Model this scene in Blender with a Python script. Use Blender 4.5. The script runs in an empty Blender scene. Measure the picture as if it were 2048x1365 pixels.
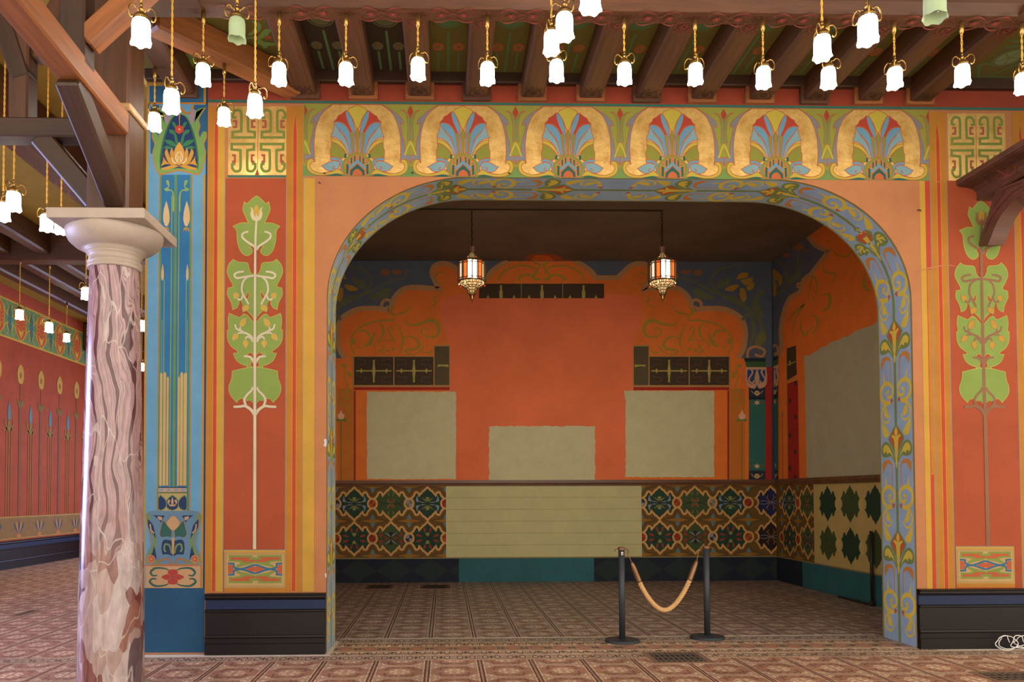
import bpy, bmesh, math, random
from mathutils import Vector, Matrix
random.seed(7)
SC = bpy.context.scene
COL = SC.collection

# ------------------------------------------------------------------ camera
W, H, F = 2048.0, 1365.0, 1600.0
PX, PY = 933.0, 945.0                      # principal point in photo pixels
CAM = Vector((0.0, -7.7, 1.5))             # front wall is the plane Y = 0, floor Z = 0
Yc = Vector(((890 - PX) / F, (991 - PY) / F, 1.0)).normalized()     # world +Y seen from the camera (right, down, forward)
Xc = Vector((1.0, -0.0022, 0.0270))
Xc = (Xc - Yc * Xc.dot(Yc)).normalized()
Zc = Xc.cross(Yc)
def to_world(v):
    return Vector((Xc.dot(v), Yc.dot(v), Zc.dot(v)))
cam_data = bpy.data.cameras.new('camera')
cam = bpy.data.objects.new('camera', cam_data)
COL.objects.link(cam)
R, D_, Fw = to_world(Vector((1, 0, 0))), to_world(Vector((0, 1, 0))), to_world(Vector((0, 0, 1)))
M = Matrix.Identity(4)
for i in range(3):
    M[i][0], M[i][1], M[i][2], M[i][3] = R[i], -D_[i], -Fw[i], CAM[i]
cam.matrix_world = M
cam_data.sensor_width = 36.0
cam_data.lens = 36.0 * F / W
cam_data.shift_x = (W / 2 - PX) / W
cam_data.shift_y = (PY - H / 2) / W
cam_data.clip_end = 200
SC.camera = cam

# ------------------------------------------------------------------ view, world, daylight
SC.view_settings.view_transform = 'Standard'
SC.view_settings.look = 'None'
SC.view_settings.gamma = 1.0
SC.view_settings.use_curve_mapping = False
SC.view_settings.exposure = 1.10
LAMP_E = 12.0          # radiance of a lit glass shade
world = bpy.data.worlds.new('world')
SC.world = world
world.use_nodes = True
wb = world.node_tree.nodes['Background']
wb.inputs[0].default_value = (1.0, 0.91, 0.78, 1)
wb.inputs[1].default_value = 1.55
def area_light(name, loc, target, sx, sy, col, power):
    l = bpy.data.lights.new(name, 'AREA')
    l.shape = 'RECTANGLE'; l.size = sx; l.size_y = sy; l.color = col; l.energy = power
    o = bpy.data.objects.new(name, l); COL.objects.link(o)
    o.location = loc
    o.rotation_euler = (Vector(target) - Vector(loc)).to_track_quat('-Z', 'Y').to_euler()
    return o
# daylight from the windows of the side hall (beyond the left edge of the picture, and behind the pillar wall)
area_light('daylight_side', (-8.9, -0.9, 2.2), (-2.5, -1.5, 1.6), 3.0, 3.2, (0.46, 0.52, 1.0), 380)
area_light('daylight_end', (-5.6, 13.9, 2.6), (-6.4, 0, 0.0), 4.0, 3.4, (0.50, 0.60, 1.0), 120)

# ------------------------------------------------------------------ pixel -> place
def ray(px, py):
    return to_world(Vector(((px - PX) / F, (py - PY) / F, 1.0)))
def hy(px, py, y=0.0):
    d = ray(px, py); t = (y - CAM.y) / d.y
    return CAM + d * t
def hx(px, py, x):
    d = ray(px, py); t = (x - CAM.x) / d.x
    return CAM + d * t
def hz(px, py, z=0.0):
    d = ray(px, py); t = (z - CAM.z) / d.z
    return CAM + d * t

# ------------------------------------------------------------------ materials
def lin(c):
    return c / 12.92 if c <= 0.04045 else ((c + 0.055) / 1.055) ** 2.4
def hexl(h, k=1.0):
    h = h.lstrip('#')
    c = [lin(int(h[i:i + 2], 16) / 255) * k for i in (0, 2, 4)]
    g = 0.2126 * c[0] + 0.7152 * c[1] + 0.0722 * c[2]
    return tuple(min(1.0, 0.96 * (g + (x - g) * 0.97)) for x in c) + (1.0,)
MATS = {}
def nodes_of(name):
    m = bpy.data.materials.new(name); m.use_nodes = True
    nt = m.node_tree
    return m, nt, nt.nodes['Principled BSDF']
def N(nt, kind, **kw):
    n = nt.nodes.new(kind)
    for k, v in kw.items():
        if k.startswith('i_'):
            key = k[2:]
            n.inputs[int(key) if key.isdigit() else key].default_value = v
        else:
            setattr(n, k, v)
    return n
def mottled(nt, base, var, scale, stretch=(1, 1, 1), detail=5.0, coord='Object'):
    tc = N(nt, 'ShaderNodeTexCoord')
    mp = N(nt, 'ShaderNodeMapping'); mp.inputs['Scale'].default_value = stretch
    nt.links.new(tc.outputs[coord], mp.inputs['Vector'])
    no = N(nt, 'ShaderNodeTexNoise', i_Scale=scale, i_Detail=detail, i_Roughness=0.62)
    nt.links.new(mp.outputs[0], no.inputs['Vector'])
    mr = N(nt, 'ShaderNodeMapRange'); mr.inputs[1].default_value = 0.25; mr.inputs[2].default_value = 0.75
    mr.inputs[3].default_value = 1 - var; mr.inputs[4].default_value = 1 + var
    nt.links.new(no.outputs[0], mr.inputs[0])
    hsv = N(nt, 'ShaderNodeHueSaturation'); hsv.inputs['Color'].default_value = base
    nt.links.new(mr.outputs[0], hsv.inputs['Value'])
    return hsv, mp, no
KDEF = [0.53]      # light balance painted in: front-wall colours darkened so the dimmer alcove keeps up
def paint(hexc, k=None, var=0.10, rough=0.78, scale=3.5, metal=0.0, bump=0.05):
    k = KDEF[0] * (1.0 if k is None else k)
    key = (hexc, k, var, rough, scale, metal)
    if key in MATS: return MATS[key]
    m, nt, b = nodes_of('paint_' + hexc.strip('#'))
    hsv, mp, no = mottled(nt, hexl(hexc, k), var, scale)
    nt.links.new(hsv.outputs[0], b.inputs['Base Color'])
    b.inputs['Roughness'].default_value = rough
    b.inputs['Metallic'].default_value = metal
    b.inputs['Specular IOR Level'].default_value = 0.3
    if bump:
        n2 = N(nt, 'ShaderNodeTexNoise', i_Scale=55.0, i_Detail=3.0)
        nt.links.new(mp.outputs[0], n2.inputs['Vector'])
        bp = N(nt, 'ShaderNodeBump', i_Strength=bump * 4, i_Distance=0.004)
        nt.links.new(n2.outputs[0], bp.inputs['Height'])
        nt.links.new(bp.outputs[0], b.inputs['Normal'])
    MATS[key] = m
    return m
def gold_leaf():
    if 'gold' in MATS: return MATS['gold']
    m, nt, b = nodes_of('gold_leaf')
    tc = N(nt, 'ShaderNodeTexCoord')
    n1 = N(nt, 'ShaderNodeTexNoise', i_Scale=5.0, i_Detail=8.0, i_Roughness=0.75)
    nt.links.new(tc.outputs['Object'], n1.inputs['Vector'])
    cr = N(nt, 'ShaderNodeValToRGB')
    cr.color_ramp.elements[0].position = 0.3; cr.color_ramp.elements[0].color = hexl('#b08030')
    cr.color_ramp.elements[1].position = 0.72; cr.color_ramp.elements[1].color = hexl('#efc676')
    nt.links.new(n1.outputs[0], cr.inputs[0]); nt.links.new(cr.outputs[0], b.inputs['Base Color'])
    b.inputs['Metallic'].default_value = 0.45; b.inputs['Roughness'].default_value = 0.38
    n2 = N(nt, 'ShaderNodeTexNoise', i_Scale=38.0, i_Detail=5.0)
    nt.links.new(tc.outputs['Object'], n2.inputs['Vector'])
    bp = N(nt, 'ShaderNodeBump', i_Strength=0.35, i_Distance=0.006)
    nt.links.new(n2.outputs[0], bp.inputs['Height']); nt.links.new(bp.outputs[0], b.inputs['Normal'])
    MATS['gold'] = m
    return m
def wood(hexc='#6a4228', rough=0.42, name='wood'):
    key = ('wood', hexc, rough)
    if key in MATS: return MATS[key]
    m, nt, b = nodes_of(name)
    hsv, mp, no = mottled(nt, hexl(hexc), 0.30, 5.0, (0.5, 7, 7), 7.0)
    n3 = N(nt, 'ShaderNodeTexNoise', i_Scale=1.1, i_Detail=2.0)
    nt.links.new(mp.outputs[0], n3.inputs['Vector'])
    mx = N(nt, 'ShaderNodeHueSaturation')
    mr = N(nt, 'ShaderNodeMapRange'); mr.inputs[1].default_value = .3; mr.inputs[2].default_value = .7; mr.inputs[3].default_value = .78; mr.inputs[4].default_value = 1.2
    nt.links.new(n3.outputs[0], mr.inputs[0]); nt.links.new(mr.outputs[0], mx.inputs['Value'])
    nt.links.new(hsv.outputs[0], mx.inputs['Color'])
    nt.links.new(mx.outputs[0], b.inputs['Base Color'])
    b.inputs['Roughness'].default_value = rough
    bp = N(nt, 'ShaderNodeBump', i_Strength=0.18, i_Distance=0.004)
    nt.links.new(no.outputs[0], bp.inputs['Height']); nt.links.new(bp.outputs[0], b.inputs['Normal'])
    MATS[key] = m
    return m
def plain(name, hexc, rough=0.5, metal=0.0, k=1.0, emit=0.0, ecol=None):
    if name in MATS: return MATS[name]
    m, nt, b = nodes_of(name)
    hsv, mp, no = mottled(nt, hexl(hexc, k), 0.10, 18.0)
    nt.links.new(hsv.outputs[0], b.inputs['Base Color'])
    b.inputs['Roughness'].default_value = rough; b.inputs['Metallic'].default_value = metal
    if emit:
        b.inputs['Emission Color'].default_value = hexl(ecol or hexc); b.inputs['Emission Strength'].default_value = emit
    MATS[name] = m
    return m

# ------------------------------------------------------------------ object helpers
def link(o, parent=None):
    COL.objects.link(o)
    if parent is not None: o.parent = parent
    return o
def mesh_obj(name, verts, faces, mat, parent=None, smooth=False, mats=None, fm=None):
    me = bpy.data.meshes.new(name)
    me.from_pydata([tuple(v) for v in verts], [], faces)
    for m in (mats or [mat]): me.materials.append(m)
    if fm: me.polygons.foreach_set('material_index', fm)
    if smooth: me.polygons.foreach_set('use_smooth', [True] * len(me.polygons))
    me.update()
    return link(bpy.data.objects.new(name, me), parent)
def bm_obj(name, bm, mat, parent=None, smooth=False):
    me = bpy.data.meshes.new(name)
    bm.normal_update(); bm.to_mesh(me); bm.free()
    me.materials.append(mat)
    if smooth: me.polygons.foreach_set('use_smooth', [True] * len(me.polygons))
    return link(bpy.data.objects.new(name, me), parent)
def struct(o, label=None, cat=None):
    o['kind'] = 'structure'
    if label: o['label'] = label
    if cat: o['category'] = cat
    return o
def tag(o, label, cat, group=None, kind=None):
    o['label'] = label; o['category'] = cat
    if group: o['group'] = group
    if kind: o['kind'] = kind
    return o
def empty(name, loc=(0, 0, 0), rz=0.0):
    o = bpy.data.objects.new(name, None); COL.objects.link(o)
    o.location = loc; o.rotation_euler = (0, 0, rz); o.empty_display_size = 0.1
    return o
def bm_box(bm, lo, hi, bevel=0.0):
    r = bmesh.ops.create_cube(bm, size=1.0)
    vs = r['verts']
    for v in vs:
        v.co = Vector([lo[i] + (hi[i] - lo[i]) * (v.co[i] + 0.5) for i in range(3)])
    if bevel:
        es = list({e for v in vs for e in v.link_edges})
        bmesh.ops.bevel(bm, geom=es, offset=bevel, segments=1, affect='EDGES')
def box(name, lo, hi, mat, parent=None, bevel=0.0):
    bm = bmesh.new(); bm_box(bm, lo, hi, bevel)
    return bm_obj(name, bm, mat, parent)
def beam(name, p0, p1, w, h, mat, parent=None, bevel=0.012, up=Vector((0, 0, 1))):
    """square timber from p0 to p1 (centre line), w across, h along 'up'; local X runs along it"""
    p0, p1 = Vector(p0), Vector(p1)
    ax = (p1 - p0); L = ax.length; ax.normalize()
    side = up.cross(ax)
    if side.length < 1e-4: side = Vector((0, 1, 0)).cross(ax)
    side.normalize(); u = ax.cross(side).normalized()
    bm = bmesh.new(); bm_box(bm, (0, -w / 2, -h / 2), (L, w / 2, h / 2), bevel)
    o = bm_obj(name, bm, mat, None)
    mw = Matrix.Identity(4)
    for i in range(3):
        mw[i][0], mw[i][1], mw[i][2], mw[i][3] = ax[i], side[i], u[i], p0[i]
    if parent is not None:
        o.parent = parent
        pm = Matrix.Translation(parent.location) @ parent.rotation_euler.to_matrix().to_4x4()
        o.matrix_local = pm.inverted() @ mw
    else:
        o.matrix_world = mw
    return o
def lathe(bm, prof, segs=32, cx=0, cy=0, close=False):
    rings = []
    for r, z in prof:
        if r < 1e-6:
            rings.append([bm.verts.new((cx, cy, z))])
        else:
            rings.append([bm.verts.new((cx + r * math.cos(2 * math.pi * k / segs), cy + r * math.sin(2 * math.pi * k / segs), z)) for k in range(segs)])
    for a, b in zip(rings, rings[1:]):
        for k in range(segs):
            k2 = (k + 1) % segs
            if len(a) == 1 and len(b) == 1: continue
            if len(a) == 1: bm.faces.new((a[0], b[k], b[k2]))
            elif len(b) == 1: bm.faces.new((a[k], b[0], a[k2]))
            else: bm.faces.new((a[k], b[k], b[k2], a[k2]))
    return rings
def tube(bm, pts, r, segs=6, caps=True):
    pts = [Vector(p) for p in pts]
    rs = r if isinstance(r, (list, tuple)) else [r] * len(pts)
    rings = []; prev = None
    for i, p in enumerate(pts):
        t = (pts[min(i + 1, len(pts) - 1)] - pts[max(i - 1, 0)]).normalized()
        if prev is None:
            a = Vector((0, 0, 1)) if abs(t.z) < 0.9 else Vector((1, 0, 0))
            n = t.cross(a).normalized()
        else:
            n = (prev - t * prev.dot(t)).normalized()
        prev = n; b = t.cross(n)
        rings.append([bm.verts.new(p + (n * math.cos(2 * math.pi * k / segs) + b * math.sin(2 * math.pi * k / segs)) * rs[i]) for k in range(segs)])
    for a, b in zip(rings, rings[1:]):
        for k in range(segs):
            k2 = (k + 1) % segs
            bm.faces.new((a[k], a[k2], b[k2], b[k]))
    if caps:
        bm.faces.new(list(reversed(rings[0]))); bm.faces.new(rings[-1])

# ------------------------------------------------------------------ flat painting
def crom(pts, closed=False, n=6):
    """smooth curve through points; a point with a third item is a sharp corner"""
    P = [(p[0], p[1]) for p in pts]; C = [len(p) > 2 for p in pts]
    m = len(P); out = []
    segs = m if closed else m - 1
    for i in range(segs):
        p1, p2 = P[i], P[(i + 1) % m]
        if C[i] or (not closed and i == 0): p0 = (2 * p1[0] - p2[0], 2 * p1[1] - p2[1]); p0 = ((p0[0] + p1[0]) / 2, (p0[1] + p1[1]) / 2)
        else: p0 = P[i - 1]
        j = (i + 1) % m
        if C[j] or (not closed and i == segs - 1): p3 = ((3 * p2[0] - p1[0]) / 2, (3 * p2[1] - p1[1]) / 2)
        else: p3 = P[(i + 2) % m]
        if C[i] and C[j]:
            out.append(p1); continue
        for k in range(n):
            t = k / n; t2 = t * t; t3 = t2 * t
            out.append(tuple(0.5 * (2 * p1[a] + (p2[a] - p0[a]) * t + (2 * p0[a] - 5 * p1[a] + 4 * p2[a] - p3[a]) * t2 + (3 * p1[a] - p0[a] - 3 * p2[a] + p3[a]) * t3) for a in (0, 1)))
    if not closed: out.append(P[-1])
    return out
class Paint:
    """thin layers of colour on a surface; fn maps 2-D design coordinates to a point, nrm is the outward normal (or a function)"""
    STEP = 0.00003
    def __init__(self, fn, nrm, base=0.0012):
        self.fn, self.nrm, self.base = fn, nrm, base
        self.v, self.f, self.fm, self.mats, self.n = [], [], [], [], 0
        self.tr = lambda x, y: (x, y)
    def mi(self, m):
        if m not in self.mats: self.mats.append(m)
        return self.mats.index(m)
    def pt(self, x, y, off):
        x, y = self.tr(x, y)
        p = self.fn(x, y)
        nn = self.nrm(x, y) if callable(self.nrm) else self.nrm
        self.v.append(p + nn * off)
        return len(self.v) - 1
    slab = None          # on a curved surface: cut shapes into strips of this height
    def raw(self, pts, mat):
        off = self.base + self.n * self.STEP
        if self.slab:
            ys = [p[1] for p in pts]; k0, k1 = math.floor(min(ys) / self.slab), math.floor(max(ys) / self.slab)
            if k1 > k0:
                for k in range(k0, k1 + 1):
                    q = pts
                    for lim, sg in ((k * self.slab, 1), ((k + 1) * self.slab, -1)):
                        r = []
                        for i in range(len(q)):
                            a, b = q[i - 1], q[i]; da, db = (a[1] - lim) * sg, (b[1] - lim) * sg
                            if (da < 0) != (db < 0): t = da / (da - db); r.append((a[0] + (b[0] - a[0]) * t, lim))
                            if db >= 0: r.append((b[0], b[1]))
                        q = r
                        if len(q) < 3: break
                    if len(q) >= 3:
                        self.f.append([self.pt(x, y, off) for x, y in q]); self.fm.append(self.mi(mat))
                return
        self.f.append([self.pt(x, y, off) for x, y in pts]); self.fm.append(self.mi(mat))
    def poly(self, pts, mat, smooth=True, out=None, ow=1.0, n=5):
        self.n += 1
        q = crom(pts, True, n) if smooth else [(p[0], p[1]) for p in pts]
        self.raw(q, mat)
        if out is not None: self.line(q + [q[0]], ow, out, smooth=False)
    def rect(self, x0, y0, x1, y1, mat, nx=1, ny=1):
        self.n += 1
        for i in range(nx):
            for j in range(ny):
                a, b = x0 + (x1 - x0) * i / nx, x0 + (x1 - x0) * (i + 1) / nx
                c, d = y0 + (y1 - y0) * j / ny, y0 + (y1 - y0) * (j + 1) / ny
                self.raw([(a, c), (b, c), (b, d), (a, d)], mat)
    def line(self, pts, w, mat, smooth=True, taper=None, n=5):
        self.n += 1
        q = crom(pts, False, n) if smooth else [(p[0], p[1]) for p in pts]
        q = [p for i, p in enumerate(q) if i == 0 or math.hypot(p[0] - q[i - 1][0], p[1] - q[i - 1][1]) > 1e-5]
        if len(q) < 2: return
        off = self.base + self.n * self.STEP; mi = self.mi(mat); L = []
        closed = math.hypot(q[0][0] - q[-1][0], q[0][1] - q[-1][1]) < 1e-5
        m = len(q)
        for i, p in enumerate(q):
            a = q[i - 1] if i > 0 else (q[-2] if closed else q[0])
            b = q[i + 1] if i < m - 1 else (q[1] if closed else q[-1])
            d1 = (p[0] - a[0], p[1] - a[1]); d2 = (b[0] - p[0], b[1] - p[1])
            l1 = math.hypot(*d1) or 1; l2 = math.hypot(*d2) or 1
            u1 = (d1[0] / l1, d1[1] / l1) if math.hypot(*d1) else (d2[0] / l2, d2[1] / l2)
            u2 = (d2[0] / l2, d2[1] / l2) if math.hypot(*d2) else u1
            tx, ty = u1[0] + u2[0], u1[1] + u2[1]; tl = math.hypot(tx, ty)
            if tl < 0.2: tx, ty, tl = u2[0], u2[1], 1.0
            tx, ty = tx / tl, ty / tl
            c = max(0.55, abs(tx * u2[0] + ty * u2[1]))
            ww = w if taper is None else w * (taper[0] + (taper[1] - taper[0]) * i / (m - 1)) if len(taper) == 2 else w * (taper[0] + (taper[1] - taper[0]) * min(1, 2 * i / (m - 1)) + (taper[2] - taper[1]) * max(0, 2 * i / (m - 1) - 1))
            hw = ww / 2 / c
            L.append((self.pt(p[0] - ty * hw, p[1] + tx * hw, off), self.pt(p[0] + ty * hw, p[1] - tx * hw, off)))
        for (a, b), (c, d) in zip(L, L[1:]):
            self.f.append([a, b, d, c]); self.fm.append(mi)
    def disc(self, x, y, rx, ry, mat, n=20, out=None, ow=1.0):
        self.n += 1
        q = [(x + rx * math.cos(2 * math.pi * k / n), y + ry * math.sin(2 * math.pi * k / n)) for k in range(n)]
        self.raw(q, mat)
        if out is not None: self.line(q + [q[0]], ow, out, smooth=False)
    def obj(self, name, parent, label=None):
        o = mesh_obj(name, self.v, self.f, None, parent, mats=self.mats, fm=self.fm)
        if label: o['label'] = label
        return o
def mir(pts, cx):
    return [(2 * cx - p[0],) + tuple(p[1:]) for p in pts]
def sym(half, cx):
    """closed outline from its right half (first and last point on or near the axis)"""
    r = [p for p in half]
    l = [q for q in reversed(mir(half, cx))]
    if abs(half[0][0] - cx) < 1e-6: l = l[:-1]
    if abs(half[-1][0] - cx) < 1e-6: l = l[1:]
    return r + l

# ================================================================== SETTING
XL = hy(289, 700).x                 # free end of the front wall
OL, OR_ = hy(653, 950).x, hy(1830, 950).x
OT = hy(1241, 356).z
RX, RY = 1.40, 1.20
TOPZ = 5.62
T = 0.62                            # wall thickness
XEND = 8.6
YB = hz(1000, 1164.5).y             # back wall of the alcove
AXR = hz(1543.5, 1158.5).x            # right wall of the alcove
AXC = (OL + OR_) / 2
AXL = 2 * AXC - AXR
AZ = hy(1083, 522, YB).z            # alcove ceiling
LWX = -9.05                         # left wall of the side hall
LYB = 14.3
PEACH = paint('#d68a55', 1.0)
def arch_points():
    pts = [(OL, 0.0), (OL, OT - RY)]
    for k in range(1, 25):
        a = math.pi - k / 24 * math.pi / 2
        pts.append((OL + RX + RX * math.cos(a), OT - RY + RY * math.sin(a)))
    for k in range(0, 25):
        a = math.pi / 2 - k / 24 * math.pi / 2
        pts.append((OR_ - RX + RX * math.cos(a), OT - RY + RY * math.sin(a)))
    pts.append((OR_, 0.0))
    return pts
AP = arch_points()
def arch_wall(name, y, mat, flip=False):
    v, f = [], []
    def quad(a, b, c, d):
        i = len(v); v.extend([(p[0], y, p[1]) for p in (a, b, c, d)]); f.append([i, i + 1, i + 2, i + 3] if not flip else [i + 3, i + 2, i + 1, i])
    quad((XL, 0), (OL, 0), (OL, TOPZ), (XL, TOPZ))
    quad((OR_, 0), (XEND, 0), (XEND, TOPZ), (OR_, TOPZ))
    for a, b in zip(AP[1:-1], AP[2:-1]):
        quad(a, b, (b[0], TOPZ), (a[0], TOPZ))
    return v, f
v1, f1 = arch_wall('a', 0.0, None)
v2, f2 = arch_wall('b', T, None, True)
fa = f1 + [[i + len(v1) for i in q] for q in f2]
va = v1 + v2
n0 = len(va)
va += [(XL, 0, 0), (XL, 0, TOPZ), (XL, T, TOPZ), (XL, T, 0)]; fa.append([n0, n0 + 1, n0 + 2, n0 + 3])
n0 = len(va)
for p in AP: va += [(p[0], 0, p[1]), (p[0], T, p[1])]
for i in range(len(AP) - 1):
    a = n0 + 2 * i; fa.append([a, a + 1, a + 3, a + 2])
wall_front = struct(mesh_obj('wall_front', va, fa, PEACH))
wall_front['label'] = 'painted front wall with a wide arched opening'

# alcove
def wallbox(name, lo, hi, mat): return struct(box(name, lo, hi, mat))
wall_back = wallbox('wall_back', (AXL - 0.3, YB, -0.02), (AXR + 0.3, YB + 0.2, AZ + 0.2), paint('#4b5468', 1.0))
wall_right = wallbox('wall_right', (AXR, T - 0.3, -0.02), (AXR + 0.3, YB, AZ + 0.2), paint('#4b5468', 1.0))
wall_left = wallbox('wall_left', (XL + 0.01, T - 0.02, -0.02), (AXL, YB + 0.2, AZ + 0.4), paint('#b5532e', 1.0))
ceiling_alcove = wallbox('ceiling_alcove', (AXL, T, AZ), (AXR, YB, AZ + 0.15), paint('#8a7d6a', 1.3, var=0.25, scale=1.2))

# side hall
RED = paint('#c4501e', 1.0, var=0.16, scale=2.2)
wall_side_hall = wallbox('wall_side_hall', (LWX - 0.2, -7.0, -0.02), (LWX, LYB + 0.2, 6.1), RED)
wall_hall_end = wallbox('wall_hall_end', (LWX, LYB, -0.02), (XL + 0.05, LYB + 0.2, 6.1), RED)

# floor bed (grout)
floor = struct(box('floor', (LWX, -9.0, -0.12), (XEND, LYB, -0.004), paint('#e6d6bc', 1.5)))

# ------------------------------------------------------------------ floor tiles
TS = 0.2325
def tile_material(kind, brown=False):
    m, nt, b = nodes_of('tile_' + kind + ('_brown' if brown else ''))
    lk = nt.links.new
    def val(x): 
        n = N(nt, 'ShaderNodeValue'); n.outputs[0].default_value = x; return n.outputs[0]
    def op(o, a, c=None, cl=False):
        n = N(nt, 'ShaderNodeMath', operation=o); n.use_clamp = cl
        for i, s in enumerate((a, c)):
            if s is None: continue
            if isinstance(s, (int, float)): n.inputs[i].default_value = s
            else: lk(s, n.inputs[i])
        return n.outputs[0]
    uv = N(nt, 'ShaderNodeUVMap'); sx = N(nt, 'ShaderNodeSeparateXYZ'); lk(uv.outputs[0], sx.inputs[0])
    ax = op('MULTIPLY', op('ABSOLUTE', op('SUBTRACT', sx.outputs[0], 0.5)), 2.0)
    ay = op('MULTIPLY', op('ABSOLUTE', op('SUBTRACT', sx.outputs[1], 0.5)), 2.0)
    cm = N(nt, 'ShaderNodeCombineXYZ'); lk(ax, cm.inputs[0]); lk(ay, cm.inputs[1])
    def scroll(scale, lo, hi, seed, dist=1.6):
        n = N(nt, 'ShaderNodeTexNoise', noise_dimensions='4D', i_Scale=scale, i_Detail=0.0, i_Distortion=dist); n.inputs['W'].default_value = seed
        lk(cm.outputs[0], n.inputs['Vector'])
        return op('MULTIPLY', op('GREATER_THAN', n.outputs[0], lo), op('LESS_THAN', n.outputs[0], hi))
    def band(c, lo, hi): return op('MULTIPLY', op('GREATER_THAN', c, lo), op('LESS_THAN', c, hi))
    col = None
    def layer(prev, mask, hexc):
        mx = N(nt, 'ShaderNodeMix', data_type='RGBA')
        lk(mask, mx.inputs['Factor'])
        if isinstance(prev, tuple): mx.inputs['A'].default_value = prev
        else: lk(prev, mx.inputs['A'])
        mx.inputs['B'].default_value = hexl(hexc)
        return mx.outputs['Result']
    mxy = op('MAXIMUM', ax, ay)
    def dist(cx, cy, sx_=1.0, sy_=1.0):
        return op('SQRT', op('ADD', op('POWER', op('MULTIPLY', op('SUBTRACT', ax, cx), sx_), 2.0), op('POWER', op('MULTIPLY', op('SUBTRACT', ay, cy), sy_), 2.0)))
    def ringm(cx, cy, r_, w_, **k_): return op('LESS_THAN', op('ABSOLUTE', op('SUBTRACT', dist(cx, cy, **k_), r_)), w_)
    def discm(cx, cy, r_, **k_): return op('LESS_THAN', dist(cx, cy, **k_), r_)
    if kind == 'field':
        col = hexl('#b87a50')
        for a_ in ((.62, .60, .17, .022), (.42, .68, .13, .02), (.30, .40, .22, .018), (.72, .25, .2, .018), (.12, .80, .15, .02)): col = layer(col, ringm(*a_), '#6e3626')
        for a_ in ((.80, .78, .14, .03), (.62, .82, .09, .025), (.82, .58, .09, .025)): col = layer(col, ringm(*a_), '#eac898')
        col = layer(col, discm(.70, .70, .06), '#eac898')
        for a_ in ((.0, .24, .13, .035), (.22, .12, .11, .03), (.12, .34, .06, .03)): col = layer(col, ringm(*a_), '#eccb9c')
        col = layer(col, discm(.34, .10, .05), '#eccb9c')
        col = layer(col, band(mxy, 0.86, 0.905), '#e4bd8c')
        col = layer(col, op('GREATER_THAN', ay, 0.965), '#c39a74')
        col = layer(col, band(ay, 0.915, 0.945), '#7a4636')
        col = layer(col, band(ax, 0.915, 0.975), '#582a20')
    elif kind == 'border':
        col = hexl('#dcb687')
        for a_ in ((.50, .10, .24, .05), (.18, .40, .17, .045), (.82, .42, .15, .045), (.50, .58, .10, .04)): col = layer(col, ringm(*a_), '#4c2a20')
        col = layer(col, discm(.0, .05, .16), '#4c2a20'); col = layer(col, discm(1.0, .0, .12), '#a3583c')
        col = layer(col, op('GREATER_THAN', ay, 0.88), '#a87a58')
        col = layer(col, band(ay, 0.74, 0.79), '#7a4a36')
    else:
        col = hexl('#c29a70')
        col = layer(col, discm(.0, .0, .62, sx_=1.0, sy_=.9), '#b06644')
        col = layer(col, discm(.0, .0, .40, sx_=1.0, sy_=.9), '#c07a54')
        for a_ in ((1.0, .0, .20, .07), (.80, .25, .12, .05)): col = layer(col, ringm(*a_), '#4e3a2c')
        col = layer(col, discm(1.0, .0, .09), '#4e3a2c')
        col = layer(col, op('GREATER_THAN', ay, 0.80), '#dcb687')
        col = layer(col, band(ay, 0.84, 0.89), '#7a4a36')
    # foot wear
    tc = N(nt, 'ShaderNodeTexCoord'); g = N(nt, 'ShaderNodeNewGeometry')
    n1 = N(nt, 'ShaderNodeTexNoise', i_Scale=1.3, i_Detail=6.0, i_Roughness=0.65); lk(g.outputs['Position'], n1.inputs['Vector'])
    mr = N(nt, 'ShaderNodeMapRange'); mr.inputs[1].default_value = .3; mr.inputs[2].default_value = .72; mr.inputs[3].default_value = .72; mr.inputs[4].default_value = 1.18
    lk(n1.outputs[0], mr.inputs[0])
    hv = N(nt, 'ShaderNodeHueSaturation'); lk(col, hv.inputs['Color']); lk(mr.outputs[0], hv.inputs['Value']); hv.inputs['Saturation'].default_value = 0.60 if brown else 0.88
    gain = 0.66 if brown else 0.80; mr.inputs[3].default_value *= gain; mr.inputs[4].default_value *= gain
    n2 = N(nt, 'ShaderNodeTexNoise', i_Scale=22.0, i_Detail=4.0); lk(g.outputs['Position'], n2.inputs['Vector'])
    mr2 = N(nt, 'ShaderNodeMapRange'); mr2.inputs[1].default_value = .45; mr2.inputs[2].default_value = .75; mr2.inputs[3].default_value = 0; mr2.inputs[4].default_value = .22
    lk(n2.outputs[0], mr2.inputs[0])
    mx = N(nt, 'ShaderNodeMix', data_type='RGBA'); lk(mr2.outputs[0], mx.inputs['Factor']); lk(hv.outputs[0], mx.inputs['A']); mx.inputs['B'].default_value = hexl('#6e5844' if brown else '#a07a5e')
    lk(mx.outputs['Result'], b.inputs['Base Color'])
    mr3 = N(nt, 'ShaderNodeMapRange'); mr3.inputs[3].default_value = .38; mr3.inputs[4].default_value = .62; lk(n1.outputs[0], mr3.inputs[0]); lk(mr3.outputs[0], b.inputs['Roughness'])
    return m
TM = {k: tile_material(k) for k in ('field', 'border', 'threshold')}
TM['field_b'] = tile_material('field', True); TM['border_b'] = tile_material('border', True)
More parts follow.
